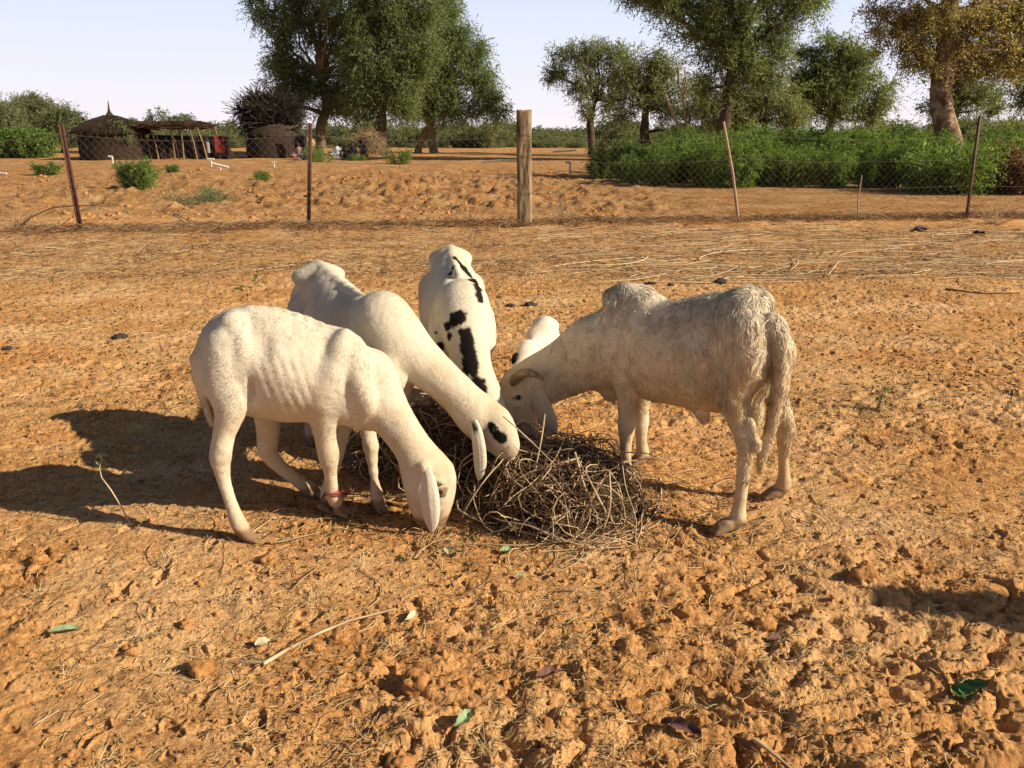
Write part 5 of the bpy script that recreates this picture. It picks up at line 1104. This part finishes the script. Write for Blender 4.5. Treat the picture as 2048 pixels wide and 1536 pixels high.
for i, (px, py, r, hh) in enumerate(((303, 247, .42, .55), (333, 247, .55, 1.05), (350, 250, .5, .5), (378, 248, .40, .62), (270, 250, .35, .45))):
    rng = np.random.default_rng(300 + i); b0_ = np.array([wx(px), HY + .3 * (i != 4), zz(py)]); cl = np.array([[*(b0_ + [rng.normal(0, r * .45), rng.normal(0, r * .4), hh * rng.uniform(0, .8)]), .22] for _ in range(14)])
    V, F, rv, _ = crown_cards(rng, cl, 14, .10, .02, .4, 5); root = empty('climbing_vine', tuple(b0_), ['dark leafy vine heaped on the left part of the shelter roof', 'tallest vine clump, in the middle of the shelter roof', 'low vine clump right of the tallest one on the shelter roof', 'dark vine clump near the right end of the shelter roof', 'dark vine hanging down where hut roof meets shelter'][i], 'vine', 'vines on the shelter')
    g = Geo()
    for q in cl[:6]: g.tube([b0_ - [0, 0, .1], q[:3]], [.02, .01], 4)
    g.obj('stem', M['bark_dark'], root); mesh('foliage', V, F, AC, root, frnd=rv)
    if i == 4:
        cl = np.array([[wx(272) + rng.normal(0, .3), HY - 1.4 + rng.normal(0, .15), rng.uniform(.9, 2.0), .25] for _ in range(16)]); V, F, rv, _ = crown_cards(rng, cl, 12, .10, .02, .4, 5); mesh('foliage', V, F, AC, root, frnd=rv)
# second hut
c2 = np.array([wx(547), 50., 0]); h2 = empty('domed_hut', tuple(c2), 'low domed hut of mats with a dark cloth covered doorway', 'hut')
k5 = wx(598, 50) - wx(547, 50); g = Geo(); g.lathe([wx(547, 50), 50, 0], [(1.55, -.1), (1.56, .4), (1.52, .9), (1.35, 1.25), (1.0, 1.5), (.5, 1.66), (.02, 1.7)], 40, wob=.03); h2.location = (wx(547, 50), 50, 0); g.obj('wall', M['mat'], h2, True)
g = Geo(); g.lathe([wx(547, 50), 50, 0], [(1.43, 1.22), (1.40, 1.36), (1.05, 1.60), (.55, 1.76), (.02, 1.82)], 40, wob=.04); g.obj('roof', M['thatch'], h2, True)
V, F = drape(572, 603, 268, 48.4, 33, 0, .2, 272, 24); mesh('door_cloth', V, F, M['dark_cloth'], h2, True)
g = Geo()
for i in range(7): g.tube([(wx(530 + i * 9, 50), 49.5, 1.62), (wx(536 + i * 9, 50) + .2, 50.3, 1.85 + .05 * math.sin(i))], .04, 5)
g.obj('roof_sticks', M['bark_dark'], h2)
# hay hut with a dark doorway
hx = wx(735, 52); hh = empty('hay_stack', (hx, 52, 0), 'golden heap of hay over a dark opening beside the black trunk', 'hay heap')
V, F = sphere(1, 40, 26); V = V * [.60, .7, .52] + [hx + .12, 52.2, .98]; V = V * 1.0 + (n3(V * 5, 3) * .07)[:, None]; mesh('hay', V, F, M['hay'], hh, True)
rng = np.random.default_rng(4); n = 900; d = rng.normal(size=(n, 3)); d /= np.linalg.norm(d, axis=1, keepdims=True); p = d * [.60, .7, .52] + [hx + .12, 52.2, .98]; PT = p[:, None] + (d + rng.normal(size=(n, 3)) + [0, 0, -.6])[:, None] * np.linspace(0, .22, 3)[None, :, None]; V, F = tubes(PT, np.full((n, 3), .011), 3); mesh('loose_hay', V, F, M['hay'], hh)
g = Geo(); g.box([wx(731, 52), 51.45, .47], (.46, .35, .98)); g.tube([(wx(723, 52), 51.4, 0), (wx(724, 52), 51.4, 1.0)], .04, 5); g.obj('doorway', M['dark_cloth'], hh)
V, F = sphere(1, 24, 14); V = V * [.55, .5, .38] + [wx(615, 55), 55, .75]; V += (n3(V * 6, 8) * .05)[:, None]; root = empty('hay_stack', (wx(615, 55), 55, 0), 'small pale bundle of hay on a rack between hut and pale trunk', 'hay heap'); mesh('hay', V, F, M['hay'], root, True)
g = Geo(); [g.tube([(wx(615, 55) + i, 55, 0), (wx(615, 55) + i, 55, .6)], .03, 5) for i in (-.4, .4)]; g.obj('rack', M['deadwood'], root)
# people: sitting figures grown as one body each
def person(px, Y, label, cloth, lie=False, seed=1, hat=None, lower=None):
    x = wx(px, Y); o = np.array([x, Y, 0]); root = empty('person', tuple(o), label, 'person'); v = Vol(o - [.7, .7, .03], o + [.7, .7, 1.05], .018)
    def C(pts, k=.04):
        for (a, ra), (b, rb) in zip(pts[:-1], pts[1:]): v.add(*fcone(o + a, o + b, ra, rb), k)
    C([((0, 0, .16), .15), ((0, .02, .36), .135), ((0, 0, .54), .15), ((0, -.01, .60), .09), ((0, -.02, .68), .055)])
    for q in (-1, 1):
        C([((q * .17, 0, .56), .06), ((q * .26, -.06, .36), .048), ((q * .16, -.26, .30), .038), ((q * .10, -.32, .30), .03)]); C([((q * .10, 0, .14), .10), ((q * .24, -.36, .24), .075), ((q * .10, -.42, .09), .055), ((-q * .06, -.44, .05), .045)])
        for f in range(4): C([((q * .09 + f * .012 - .02, -.34, .30), .012), ((q * .09 + f * .012 - .02, -.385, .275), .009)], .006)
        C([((q * .06, -.33, .31), .012), ((q * .035, -.35, .30), .009)], .006)
    V, F = v.mesh(1); mesh('body', V, F, M[cloth], root, True)
    v = Vol(o + [-.2, -.25, .6], o + [.2, .2, 1.0], .010)
    v.add(*fell(o + [0, -.03, .80], np.eye(3), (.078, .095, .115)), .02); v.add(*fcone(o + np.array([0, -.02, .62]), o + np.array([0, -.02, .74]), .05, .048), .03); v.add(*fell(o + [0, -.125, .79], np.eye(3), (.014, .02, .02)), .01)
    for q in (-1, 1): v.add(*fell(o + [q * .08, -.01, .80], np.eye(3), (.012, .02, .03)), .008); v.add(*fell(o + [q * .032, -.128, .815], np.eye(3), (.014, .012, .01)), .008, 's')
    v.add(*fell(o + [0, -.125, .745], np.eye(3), (.03, .012, .006)), .008, 's'); V, F = v.mesh(1); mesh('head', V, F, M['skin'], root, True)
    V, F = sphere(.094, 16, 10); V = V[V[:, 2] > -1] * [.9, 1.08, 1.0]; mesh('hair' if not hat else 'head_wrap', V + o + [0, -.008, .835], F, M[hat or 'dark_cloth'], root, True)
person(674, 47.5, 'person in a white shirt sitting on the ground under the big trees', 'white_cloth'); person(691, 46, 'person in dark clothes sitting low, right of the one in white', 'dark_cloth', hat='dark_cloth'); person(705, 46.4, 'person in navy clothes sitting farthest right in the group', 'blue_cloth', hat='dark_cloth')
person(597, 46.5, 'person in faded pink clothes sitting at the door of the domed hut', 'pink_cloth', hat='dark_cloth'); person(612, 45.5, 'person in navy clothes sitting between the domed hut and the middle steel post', 'blue_cloth', hat='blue_cloth')
# white irrigation pipes standing in the field
def pipe(px, py, Y_, kind, label, s=1.0):
    c = G(px, py); c[2] = Hs(c[0], c[1]); m = mpp(c[1]); g = Geo(); root = empty('water_pipe', tuple(c), label, 'pipe', 'white water pipes in the field'); r = 1.6 * m * s; hgt = Y_ * m
    Geo().tube([c - [0, 0, .1], c + [0, 0, hgt]], r, 10).obj('riser', M['pvc'], root, True)
    if kind == 'T': Geo().tube([c + [-6 * m * s, 0, hgt], c + [6 * m * s, 0, hgt]], r * 1.15, 10).obj('tee', M['pvc'], root, True)
    if kind == 'L': Geo().tube([c + [.2 * m, 0, hgt], c + [-7 * m * s, 0, hgt + .01]], r * 1.1, 10).obj('elbow', M['pvc'], root, True)
    if kind == 'TT': Geo().tube([c + [-14 * m, 0, hgt + 4 * m], c + [16 * m, 0, hgt - 3 * m]], r * 1.3, 10).obj('tee', M['pvc'], root, True)
pipe(226, 326, 13, 'L', 'white pipe with a bent top in front of the hut'); pipe(441, 342, 13, 'TT', 'largest white pipe tee on the field near the shelter', 1.1); pipe(423, 332, 13, 'T', 'white pipe tee just behind the largest one'); pipe(549, 334, 8, 'T', 'small white pipe tee left of the middle steel post', .7)
pipe(408, 304, 9, 'T', 'white pipe tee in front of the shelter wall', .6); pipe(1140, 350, 24, 'L', 'grey standpipe at the left end of the green shrubs', 1.3); pipe(626, 318, 4, 'T', 'low white pipe right of the middle steel post', .6)
c = G(-6, 350); tag(Geo().tube([c + [-.3, 0, .08], c + [.35, 0, .05]], .035, 10).obj('water_pipe', M['pvc'], None, True), 'white pipe lying on the ground at the left edge', 'pipe', 'white water pipes in the field')
c = G(1130, 306); tag(Geo().tube([c + [-.9, 0, .12], c + [.8, .1, .22]], .09, 8, wob=.1).obj('log', M['deadwood'], None, True), 'pale log lying beyond the shaded path', 'log')
c = G(1000, 326); tag(Geo().tube([c + [-.9, 0, .05], c + [0, .1, .12], c + [1.0, .1, .10]], .05, 8, wob=.2).obj('log', M['deadwood'], None, True), 'thin grey log lying left of the timber post on the field', 'log')
c = G(520, 316); tag(Geo().tube([c + [-2.1, 0, .10], c + [0, .05, .13], c + [2.6, 0, .16]], .075, 8, wob=.05).obj('log', M['deadwood'], None, True), 'long straight pole lying in front of the domed hut', 'log')

# post added out of view on the right to cast the long foreground shadow
c = np.array([4.17, 1.50, 0]); V = []; g = Geo().tube([c - [0, 0, .2], c + [0, 0, .8], c + [.02, 0, 1.5], c + [.02, 0, 1.72]], [.14, .13, .12, .05], 16, wob=.06); pg = empty('added_shadow_post', tuple(c), 'added unseen timber post beyond the right edge, casting the foreground shadow', 'post'); g.obj('shaft', M['post_wood'], pg, True)

# ------------------------------------------------------------------ straw, stalks, clods and odd things on the ground
def strew(name, n, X, Y, L, R, mt, label, seed, k=5, lift=.006, bend=.25, cat='straw', aniso=None, rv=None, tilt=0):
    rng = np.random.default_rng(seed); a = rng.uniform(0, 6.28, n) if aniso is None else rng.normal(0, aniso, n); t = np.linspace(-.5, .5, k); cu = rng.normal(0, bend, n)
    x = X[:, None] + L[:, None] * (t * np.cos(a)[:, None] - cu[:, None] * (t ** 2 - .1) * np.sin(a)[:, None]); y = Y[:, None] + L[:, None] * (t * np.sin(a)[:, None] + cu[:, None] * (t ** 2 - .1) * np.cos(a)[:, None])
    z = H(x.ravel(), y.ravel()).reshape(x.shape); z = z * .35 + z.max(1, keepdims=True) * .65 + lift * rng.uniform(.1, 1, (n, 1)) + tilt * rng.uniform(0, 1, (n, 1)) * L[:, None] * (t + .5)
    V, F = tubes(np.stack([x, y, z], -1), R[:, None] * np.ones((1, k)), 3)
    return tag(mesh(name, V, F, M[mt], None, False, frnd=np.repeat(rng.uniform(0, 1, n) if rv is None else rv, (k - 1) * 3)), label, cat, kind='stuff')
rng = np.random.default_rng(61)
def wedge(n, y0, y1, spread=.72, pw=1.0, clump=None):
    y = y0 + (y1 - y0) * rng.uniform(0, 1, n) ** pw; x = rng.uniform(-spread, spread, n) * y
    if clump:
        v = n2(x / clump, y / clump, 91) + .3 * n2(x / clump * 3, y / clump * 3, 92); keep = rng.uniform(-.7, .8, n) < v; x, y = x[keep], y[keep]
    return x, y
x, y = wedge(34000, 1.35, 4.5, clump=.45); n = len(x); strew('scattered_straw', n, x, y, .006 + .05 * rng.uniform(0, 1, n) ** 2, rng.uniform(.0005, .0013, n), 'straw', 'fine broken straw strewn over the sand in the foreground', 1)
x, y = wedge(22000, 4.0, 10.0, clump=.9); n = len(x); strew('scattered_straw', n, x, y, rng.uniform(.02, .11, n), rng.uniform(.0008, .0018, n), 'straw', 'broken straw strewn over the ground behind the sheep', 2, k=3)
x, y = wedge(11000, 8.0, 13.3, clump=1.1); n = len(x); strew('dry_grass_litter', n, x, y, rng.uniform(.04, .22, n), rng.uniform(.001, .0026, n), 'stalk', 'thick litter of dry grass along the near side of the fence', 3, k=4, lift=.04, tilt=.25)
y = rng.uniform(8.0, 12.6, 330); x = rng.uniform(.3, 8.8, 330) * (y / 10); n = 330; strew('maize_stalks', n, x, y, rng.uniform(.25, 1.3, n), rng.uniform(.003, .0075, n), 'stalk', 'long pale dry stalks scattered in front of the fence at upper right', 4, k=9, lift=.03, aniso=.5, bend=.35, rv=rng.uniform(.35, 1, n))
y = rng.uniform(8.5, 12.0, 70); x = rng.uniform(-7.5, .5, 70); n = 70; strew('maize_stalks', n, x, y, rng.uniform(.15, .7, n), rng.uniform(.002, .005, n), 'stalk', 'pale dry stalks scattered in front of the fence at upper left', 5, k=7, lift=.02, aniso=.5, rv=rng.uniform(.3, 1, n))
# litter on the field beyond the fence
y = 13.4 + 20 * rng.uniform(0, 1, 16000) ** 1.3; x = rng.uniform(-.72, .72, 16000) * y; v = n2(x / 1.6, y / 1.3, 95) + .3 * n2(x / .5, y / .5, 96); kk = rng.uniform(-.5, .7, 16000) < v; x, y = x[kk], y[kk]; n = len(x)
strew('field_litter', n, x, y, rng.uniform(.04, .20, n), rng.uniform(.0018, .0045, n), 'litter', 'dead stems and weeds scattered over the field beyond the fence', 8, k=3, lift=.03, tilt=.3)
y = 13.4 + 22 * rng.uniform(0, 1, 9000) ** 1.2; x = rng.uniform(-.72, .15, 9000) * y; kk = n2(x / 2.2, y / 1.6, 97) + .25 > rng.uniform(-.1, .9, 9000); x, y = x[kk], y[kk]; n = len(x); r_ = .010 + .060 * rng.uniform(0, 1, n) ** 4; B, BF = sphere(1, 6, 4)
V = (B[None] * rng.uniform(.6, 1.3, (n, 1, 3)) * [1, 1, .6] * (1 + .16 * rng.normal(size=(n, len(B), 1)))) * r_[:, None, None] + np.stack([x, y, H(x, y) + r_ * .1], 1)[:, None]
tag(mesh('field_clods', V.reshape(-1, 3), [(np.arange(n)[:, None, None] * len(B) + BF[0][None]).reshape(-1, 4), (np.arange(n)[:, None, None] * len(B) + BF[1][None]).reshape(-1, 3)], M['clod'], None, False), 'broken reddish clods of turned soil on the field beyond the fence', 'soil', kind='stuff')
# debris ridge along the fence
U = rng.uniform(-1, 24, 15000); off = rng.normal(.1, .22, 15000); q = fA[None] + fd[None] * U[:, None]; x = q[:, 0] - fd[1] * off; y = q[:, 1] + fd[0] * off; n = 15000
strew('fence_debris', n, x, y, rng.uniform(.05, .22, n), rng.uniform(.0012, .003, n), 'litter', 'dark dead weeds and twigs caught along the foot of the fence', 6, k=4, lift=.09, tilt=.4, cat='debris')
x, y = wedge(16000, 8.3, 13.2, clump=.8); n = len(x); strew('dead_leaf_litter', n, x, y, rng.uniform(.03, .14, n), rng.uniform(.0015, .004, n), 'litter', 'brown dead stems trodden into the ground before the fence', 9, k=3, lift=.02, tilt=.15, cat='leaf litter')
# curled leaf and dung crumbs
for nm, y0, y1, nn, s0, s1, lab in (('leaf_crumbs', 1.35, 4.5, 34000, .003, .013, 'crumbs of dead leaf and dung on the foreground sand'), ('leaf_crumbs', 4.2, 12.5, 30000, .008, .034, 'crumbs of dead leaf and dung on the ground behind the sheep')):
    x, y = wedge(nn, y0, y1, clump=.8); n = len(x); p = np.stack([x, y, H(x, y) + .003], 1); V, F = cards(p, rng.normal(size=(n, 3)) * [1, 1, .3], rng.uniform(s0, s1, n), rng.uniform(s0, s1, n) * .6, rng, .5, .3); tag(mesh(nm, V, F, M['litter'], None, False, frnd=rng.beta(1, 2.2, n)), lab, 'leaf litter', kind='stuff')
# small soil crumbs
def blob(c, r, seed, flat=.75, det=(14, 9)):
    V, F = sphere(1, *det); s = np.array([1, .8 + .3 * math.sin(seed), flat]); V = V * s; V = V * (1 + .34 * n3(V * 1.4 + seed * 3.7, seed) + .22 * n3(V * 3.2, seed + 1) + .10 * n3(V * 7, seed + 2))[:, None]; return V * r + c, F
x, y = wedge(5200, 1.35, 5.5, clump=.5); n = len(x); B, BF = sphere(1, 6, 4); r_ = .0025 + .010 * rng.uniform(0, 1, n) ** 3
sq = rng.uniform(.6, 1.2, (n, 1, 3)); V = (B[None] * sq * (1 + .25 * rng.normal(size=(n, len(B), 1)) * .6)) * r_[:, None, None] + np.stack([x, y, H(x, y) + r_ * .3], 1)[:, None]
Fq = (np.arange(n)[:, None, None] * len(B) + BF[0][None]).reshape(-1, 4); Ft = (np.arange(n)[:, None, None] * len(B) + BF[1][None]).reshape(-1, 3)
tag(mesh('soil_crumbs', V.reshape(-1, 3), [Fq, Ft], M['clod'], None, True), 'small crumbs of orange soil scattered over the foreground', 'soil crumbs', kind='stuff')
# single clods and stones one can point at
cl = [(830, 1374, 34, 'largest rounded clod of soil at bottom centre'), (922, 1376, 20, 'left one of two clods side by side right of the largest clod'), (947, 1376, 22, 'right one of two clods side by side, cracked down its middle'), (1260, 1403, 25, 'rounded clod of soil at bottom right of centre'), (403, 1335, 27, 'tilted clod casting a dark shadow at lower left'), (372, 1249, 16, 'small grey brown clod above the tilted one'),
      (263, 1304, 12, 'smooth brown pebble at lower left'), (78, 1120, 19, 'sharp edged clod near the left edge'), (673, 1277, 21, 'clod lying beneath the long dry stick'), (636, 1294, 15, 'small clod just left of the one beneath the stick'), (800, 1524, 30, 'clod cut by the bottom edge of the photo'), (1370, 1228, 17, 'dark brown rounded stone right of centre'), (1729, 1158, 26, 'angular clod at the tip of the shadow on the right'),
      (1466, 1365, 22, 'upright lump of soil at lower right'), (1527, 1249, 26, 'flat topped clod above the smooth hoof print at right'), (1010, 1408, 14, 'small clod below centre'), (1090, 1455, 20, 'lumpy clod near the bottom beside dry grass'), (1128, 1450, 17, 'pointed clod right of the lumpy one'), (540, 1120, 17, 'low sunken clod below the hoof of the front ewe'), (770, 1316, 13, 'small pebble like clod under the curled leaf')]
for i, (px, py, r, lab) in enumerate(cl):
    c = gz(px, py, 0); rr = r * mpp(c[1], py) * .95; V, F = blob(c + [0, 0, rr * .12], rr, i + 3, .72, (28, 18)); tag(mesh('soil_clod', V, F, M['clod'], None, True), lab, 'clod', 'clods of soil in the foreground')
for i, (px, py, r, fl, lab) in enumerate([(240, 679, 13, .5, 'dark stone on the sand left of the sheep'), (1440, 567, 13, .45, 'dark stone behind the back of the ram'), (1303, 567, 10, .35, 'flat dark stone left of the one behind the ram'), (1342, 571, 8, .35, 'smallest dark stone between two others behind the ram'), (14, 700, 9, .5, 'dark stone at the left edge'), (1060, 612, 12, .4, 'dark lump of dung right of the black patched sheep'), (1020, 614, 10, .4, 'dark lump of dung nearest the black patched sheep')]):
    c = gz(px, py, 0); rr = r * mpp(c[1], py); V, F = blob(c + [0, 0, rr * fl * .4], rr, i + 40, fl, (20, 12)); tag(mesh('dark_stone', V, F, M['stone_dark'], None, True), lab, 'stone', 'dark stones behind the sheep')
# black rubber scraps near the fence
for i, (px, py, w, lab) in enumerate([(1840, 463, 22, 'largest twisted scrap of black rubber near the right steel post'), (1957, 471, 16, 'smaller scrap of black rubber right of the steel post'), (1896, 433, 12, 'half buried black rubber sole left of the steel post')]):
    c = gz(px, py, .02); m = mpp(c[1], py); g = Geo()
    for j in range(3 if i < 2 else 1): a = np.linspace(-1, 1, 9); g.tube(np.stack([c[0] + a * w * m * (.9 - .2 * j), c[1] + .05 * np.sin(a * 3 + j), c[2] + .02 + .025 * np.cos(a * 2.5 + j * 1.4 + i)], 1), np.array([.008, .018, .024, .022, .02, .024, .02, .014, .006]), 6, wob=.3, seed=i * 5 + j)
    tag(g.obj('rubber_scrap', M['rubber'], None, True), lab, 'rubber scrap', 'black rubber scraps by the fence')
# sticks in the foreground
def stick(name, pl, r, mt, lab, cat='stick', lift=.008, taper=.5):
    q = np.array([gz(x, y, lift) for x, y in pl]); t = np.linspace(0, 1, 24); u = np.linspace(0, 1, len(q)); C = np.stack([np.interp(t, u, q[:, i]) for i in range(3)], 1); C[:, 2] = np.convolve(np.pad(C[:, 2], 4, 'edge'), np.ones(9) / 9, 'valid') + .004
    g = Geo().tube(C, np.linspace(r, r * taper, 24), 7, wob=.12, seed=3); return g, C
g, C = stick('a', [(526, 1325), (570, 1300), (625, 1275), (697, 1246), (792, 1222)], .0065, 'stalk', ''); rng = np.random.default_rng(2)
for j in range(9): p = C[1] + rng.normal(0, .006, 3) * [1, 1, .3]; g.tube([p, p + [-.03 - .05 * rng.uniform(), -.02 + .04 * rng.uniform(), .004], p + [-.06 - .05 * rng.uniform(), -.03 + .06 * rng.uniform(), -.004]], [.0016, .0014, .0008], 4)
tag(g.obj('dry_stick', M['stem_pale'], None, True), 'long frayed dry stalk lying in the foreground left of centre', 'stick', 'dry sticks on the sand')
g, C = stick('a', [(1508, 1488), (1545, 1510), (1600, 1545)], .006, '', ''); tag(g.obj('dry_stick', M['stem_pale'], None, True), 'thick dry stick cut by the bottom edge at right', 'stick', 'dry sticks on the sand')
g, C = stick('a', [(498, 1088), (560, 1090), (640, 1072)], .003, '', ''); tag(g.obj('dry_stick', M['stem_pale'], None, True), 'thin straight straw stalk right of the ewe rear hoof', 'stick', 'dry sticks on the sand')
g, C = stick('a', [(1890, 580), (1960, 588), (2040, 586)], .009, '', ''); tag(g.obj('dry_stick', M['bark_dark'], None, True), 'dark straight twig on the ground at right', 'stick', 'dry sticks on the sand')
g, C = stick('a', [(262, 1180), (290, 1235), (318, 1275)], .0016, '', ''); tag(g.obj('dry_stick', M['stem_pale'], None, True), 'hair thin grass stem at lower left above the clods', 'stick', 'dry sticks on the sand')
# single leaves
def leafobj(px, py, L, W, an, mt, lab, cat='leaf', curl=.3, tilt=.25, name='fallen_leaf', n=1):
    c = gz(px, py, .008); g = Geo(); R_ = Matrix.Rotation(rad(an), 3, 'Z') @ Matrix.Rotation(tilt, 3, 'X')
    for q in range(n):
        k, m = 12, 7; V = []
        for sg in (1, -1):
            for i in range(k):
                t = i / (k - 1); w = W * math.sin(math.pi * min(1, t * .96 + .02)) ** .7
                for j in range(m): s = j / (m - 1) * 2 - 1; V.append(((t - .5) * L, s * w * .5 * (1 + .12 * math.sin(t * 19)), curl * W * (s * s) * .5 + .1 * L * math.sin(t * 3 + q) + sg * .0006))
        V = (np.array(V) @ np.array(R_ @ Matrix.Rotation(q * 2.1, 3, 'Z')).T) + c + [q * .012, q * .004, .004 * q]; i = np.arange(k - 1)[:, None] * m; j = np.arange(m - 1)[None]; F = np.stack([i + j, i + j + 1, i + m + j + 1, i + m + j], -1).reshape(-1, 4); g.put(V, np.vstack([F, F[:, ::-1] + k * m]))
    return tag(g.obj(name, M[mt], None, True), lab, cat, 'single leaves in the foreground')
leafobj(924, 1452, .062, .030, 55, 'sage_leaf', 'crumpled pale green leaf near the bottom of the photo', curl=1.1, tilt=.5); leafobj(1928, 1392, .07, .045, -50, 'green_leaf', 'fresh dark green leaves growing flat at lower right', n=3, tilt=.5); leafobj(525, 1285, .045, .032, 30, 'pale_leaf', 'oval cream coloured leaf beside the long dry stalk')
leafobj(1362, 1462, .105, .036, -28, 'purple_leaf', 'long purplish dead leaf at bottom right of centre', curl=.8); leafobj(1092, 1358, .065, .028, 25, 'purple_leaf', 'curled brown seed pod below centre', curl=1.2); leafobj(820, 1232, .055, .025, 60, 'pale_leaf', 'curled tan leaf standing up below the sheep', curl=1.0, tilt=.9)
leafobj(1552, 1274, .055, .026, 10, 'purple_leaf', 'brown bark chip lying at right of centre', curl=.6); leafobj(1012, 1106, .045, .025, 20, 'sage_leaf', 'pale green leaf just below the brushwood heap', curl=.9); leafobj(888, 1108, .05, .022, -10, 'pale_leaf', 'cream leaf below the nose of the front ewe', n=2); leafobj(130, 1262, .09, .022, 15, 'sage_leaf', 'grey green leaf strip at far left of the foreground', curl=.9); leafobj(1040, 1155, .026, .018, 15, 'sage_leaf', 'tiny green leaf on bare sand below the brushwood')
# tufts of dead grass in the foreground
rng = np.random.default_rng(19)
TF = [(135, 1335), (280, 1275), (330, 1118), (80, 1180), (620, 1200), (780, 1290), (1130, 1290), (1380, 1400), (1400, 1500), (1520, 1380), (1720, 1300), (1620, 1140), (1230, 1500), (1100, 1450), (200, 1530), (1860, 1250), (470, 1200), (980, 1500), (720, 1130), (1480, 1150), (1980, 1200), (240, 1056)]; rank = [sorted(TF).index(q) for q in TF]
for i, (px, py) in enumerate(TF):
    c = gz(px, py, 0); n = 26; k = 5; a = rng.uniform(0, 6.28, n); L = rng.uniform(.02, .075, n); t = np.linspace(0, 1, k); x = c[0] + np.cos(a)[:, None] * L[:, None] * t + rng.normal(0, .012, (n, 1)); y = c[1] + np.sin(a)[:, None] * L[:, None] * t + rng.normal(0, .012, (n, 1)); z = H(x.ravel(), y.ravel()).reshape(x.shape) + .003 + L[:, None] * rng.uniform(0, .5, (n, 1)) * np.sin(t * 2.6)
    V, F = tubes(np.stack([x, y, z], -1), np.full((n, k), .0010) * np.linspace(1, .4, k), 3); tag(mesh('dead_grass_tuft', V, F, M['straw'], None, frnd=np.repeat(rng.uniform(.4, 1, n), (k - 1) * 3)), 'flattened tuft of dead pale grass, %s from the left of those in the foreground' % ORD[rank[i]], 'grass tuft', 'dead grass tufts in the foreground')
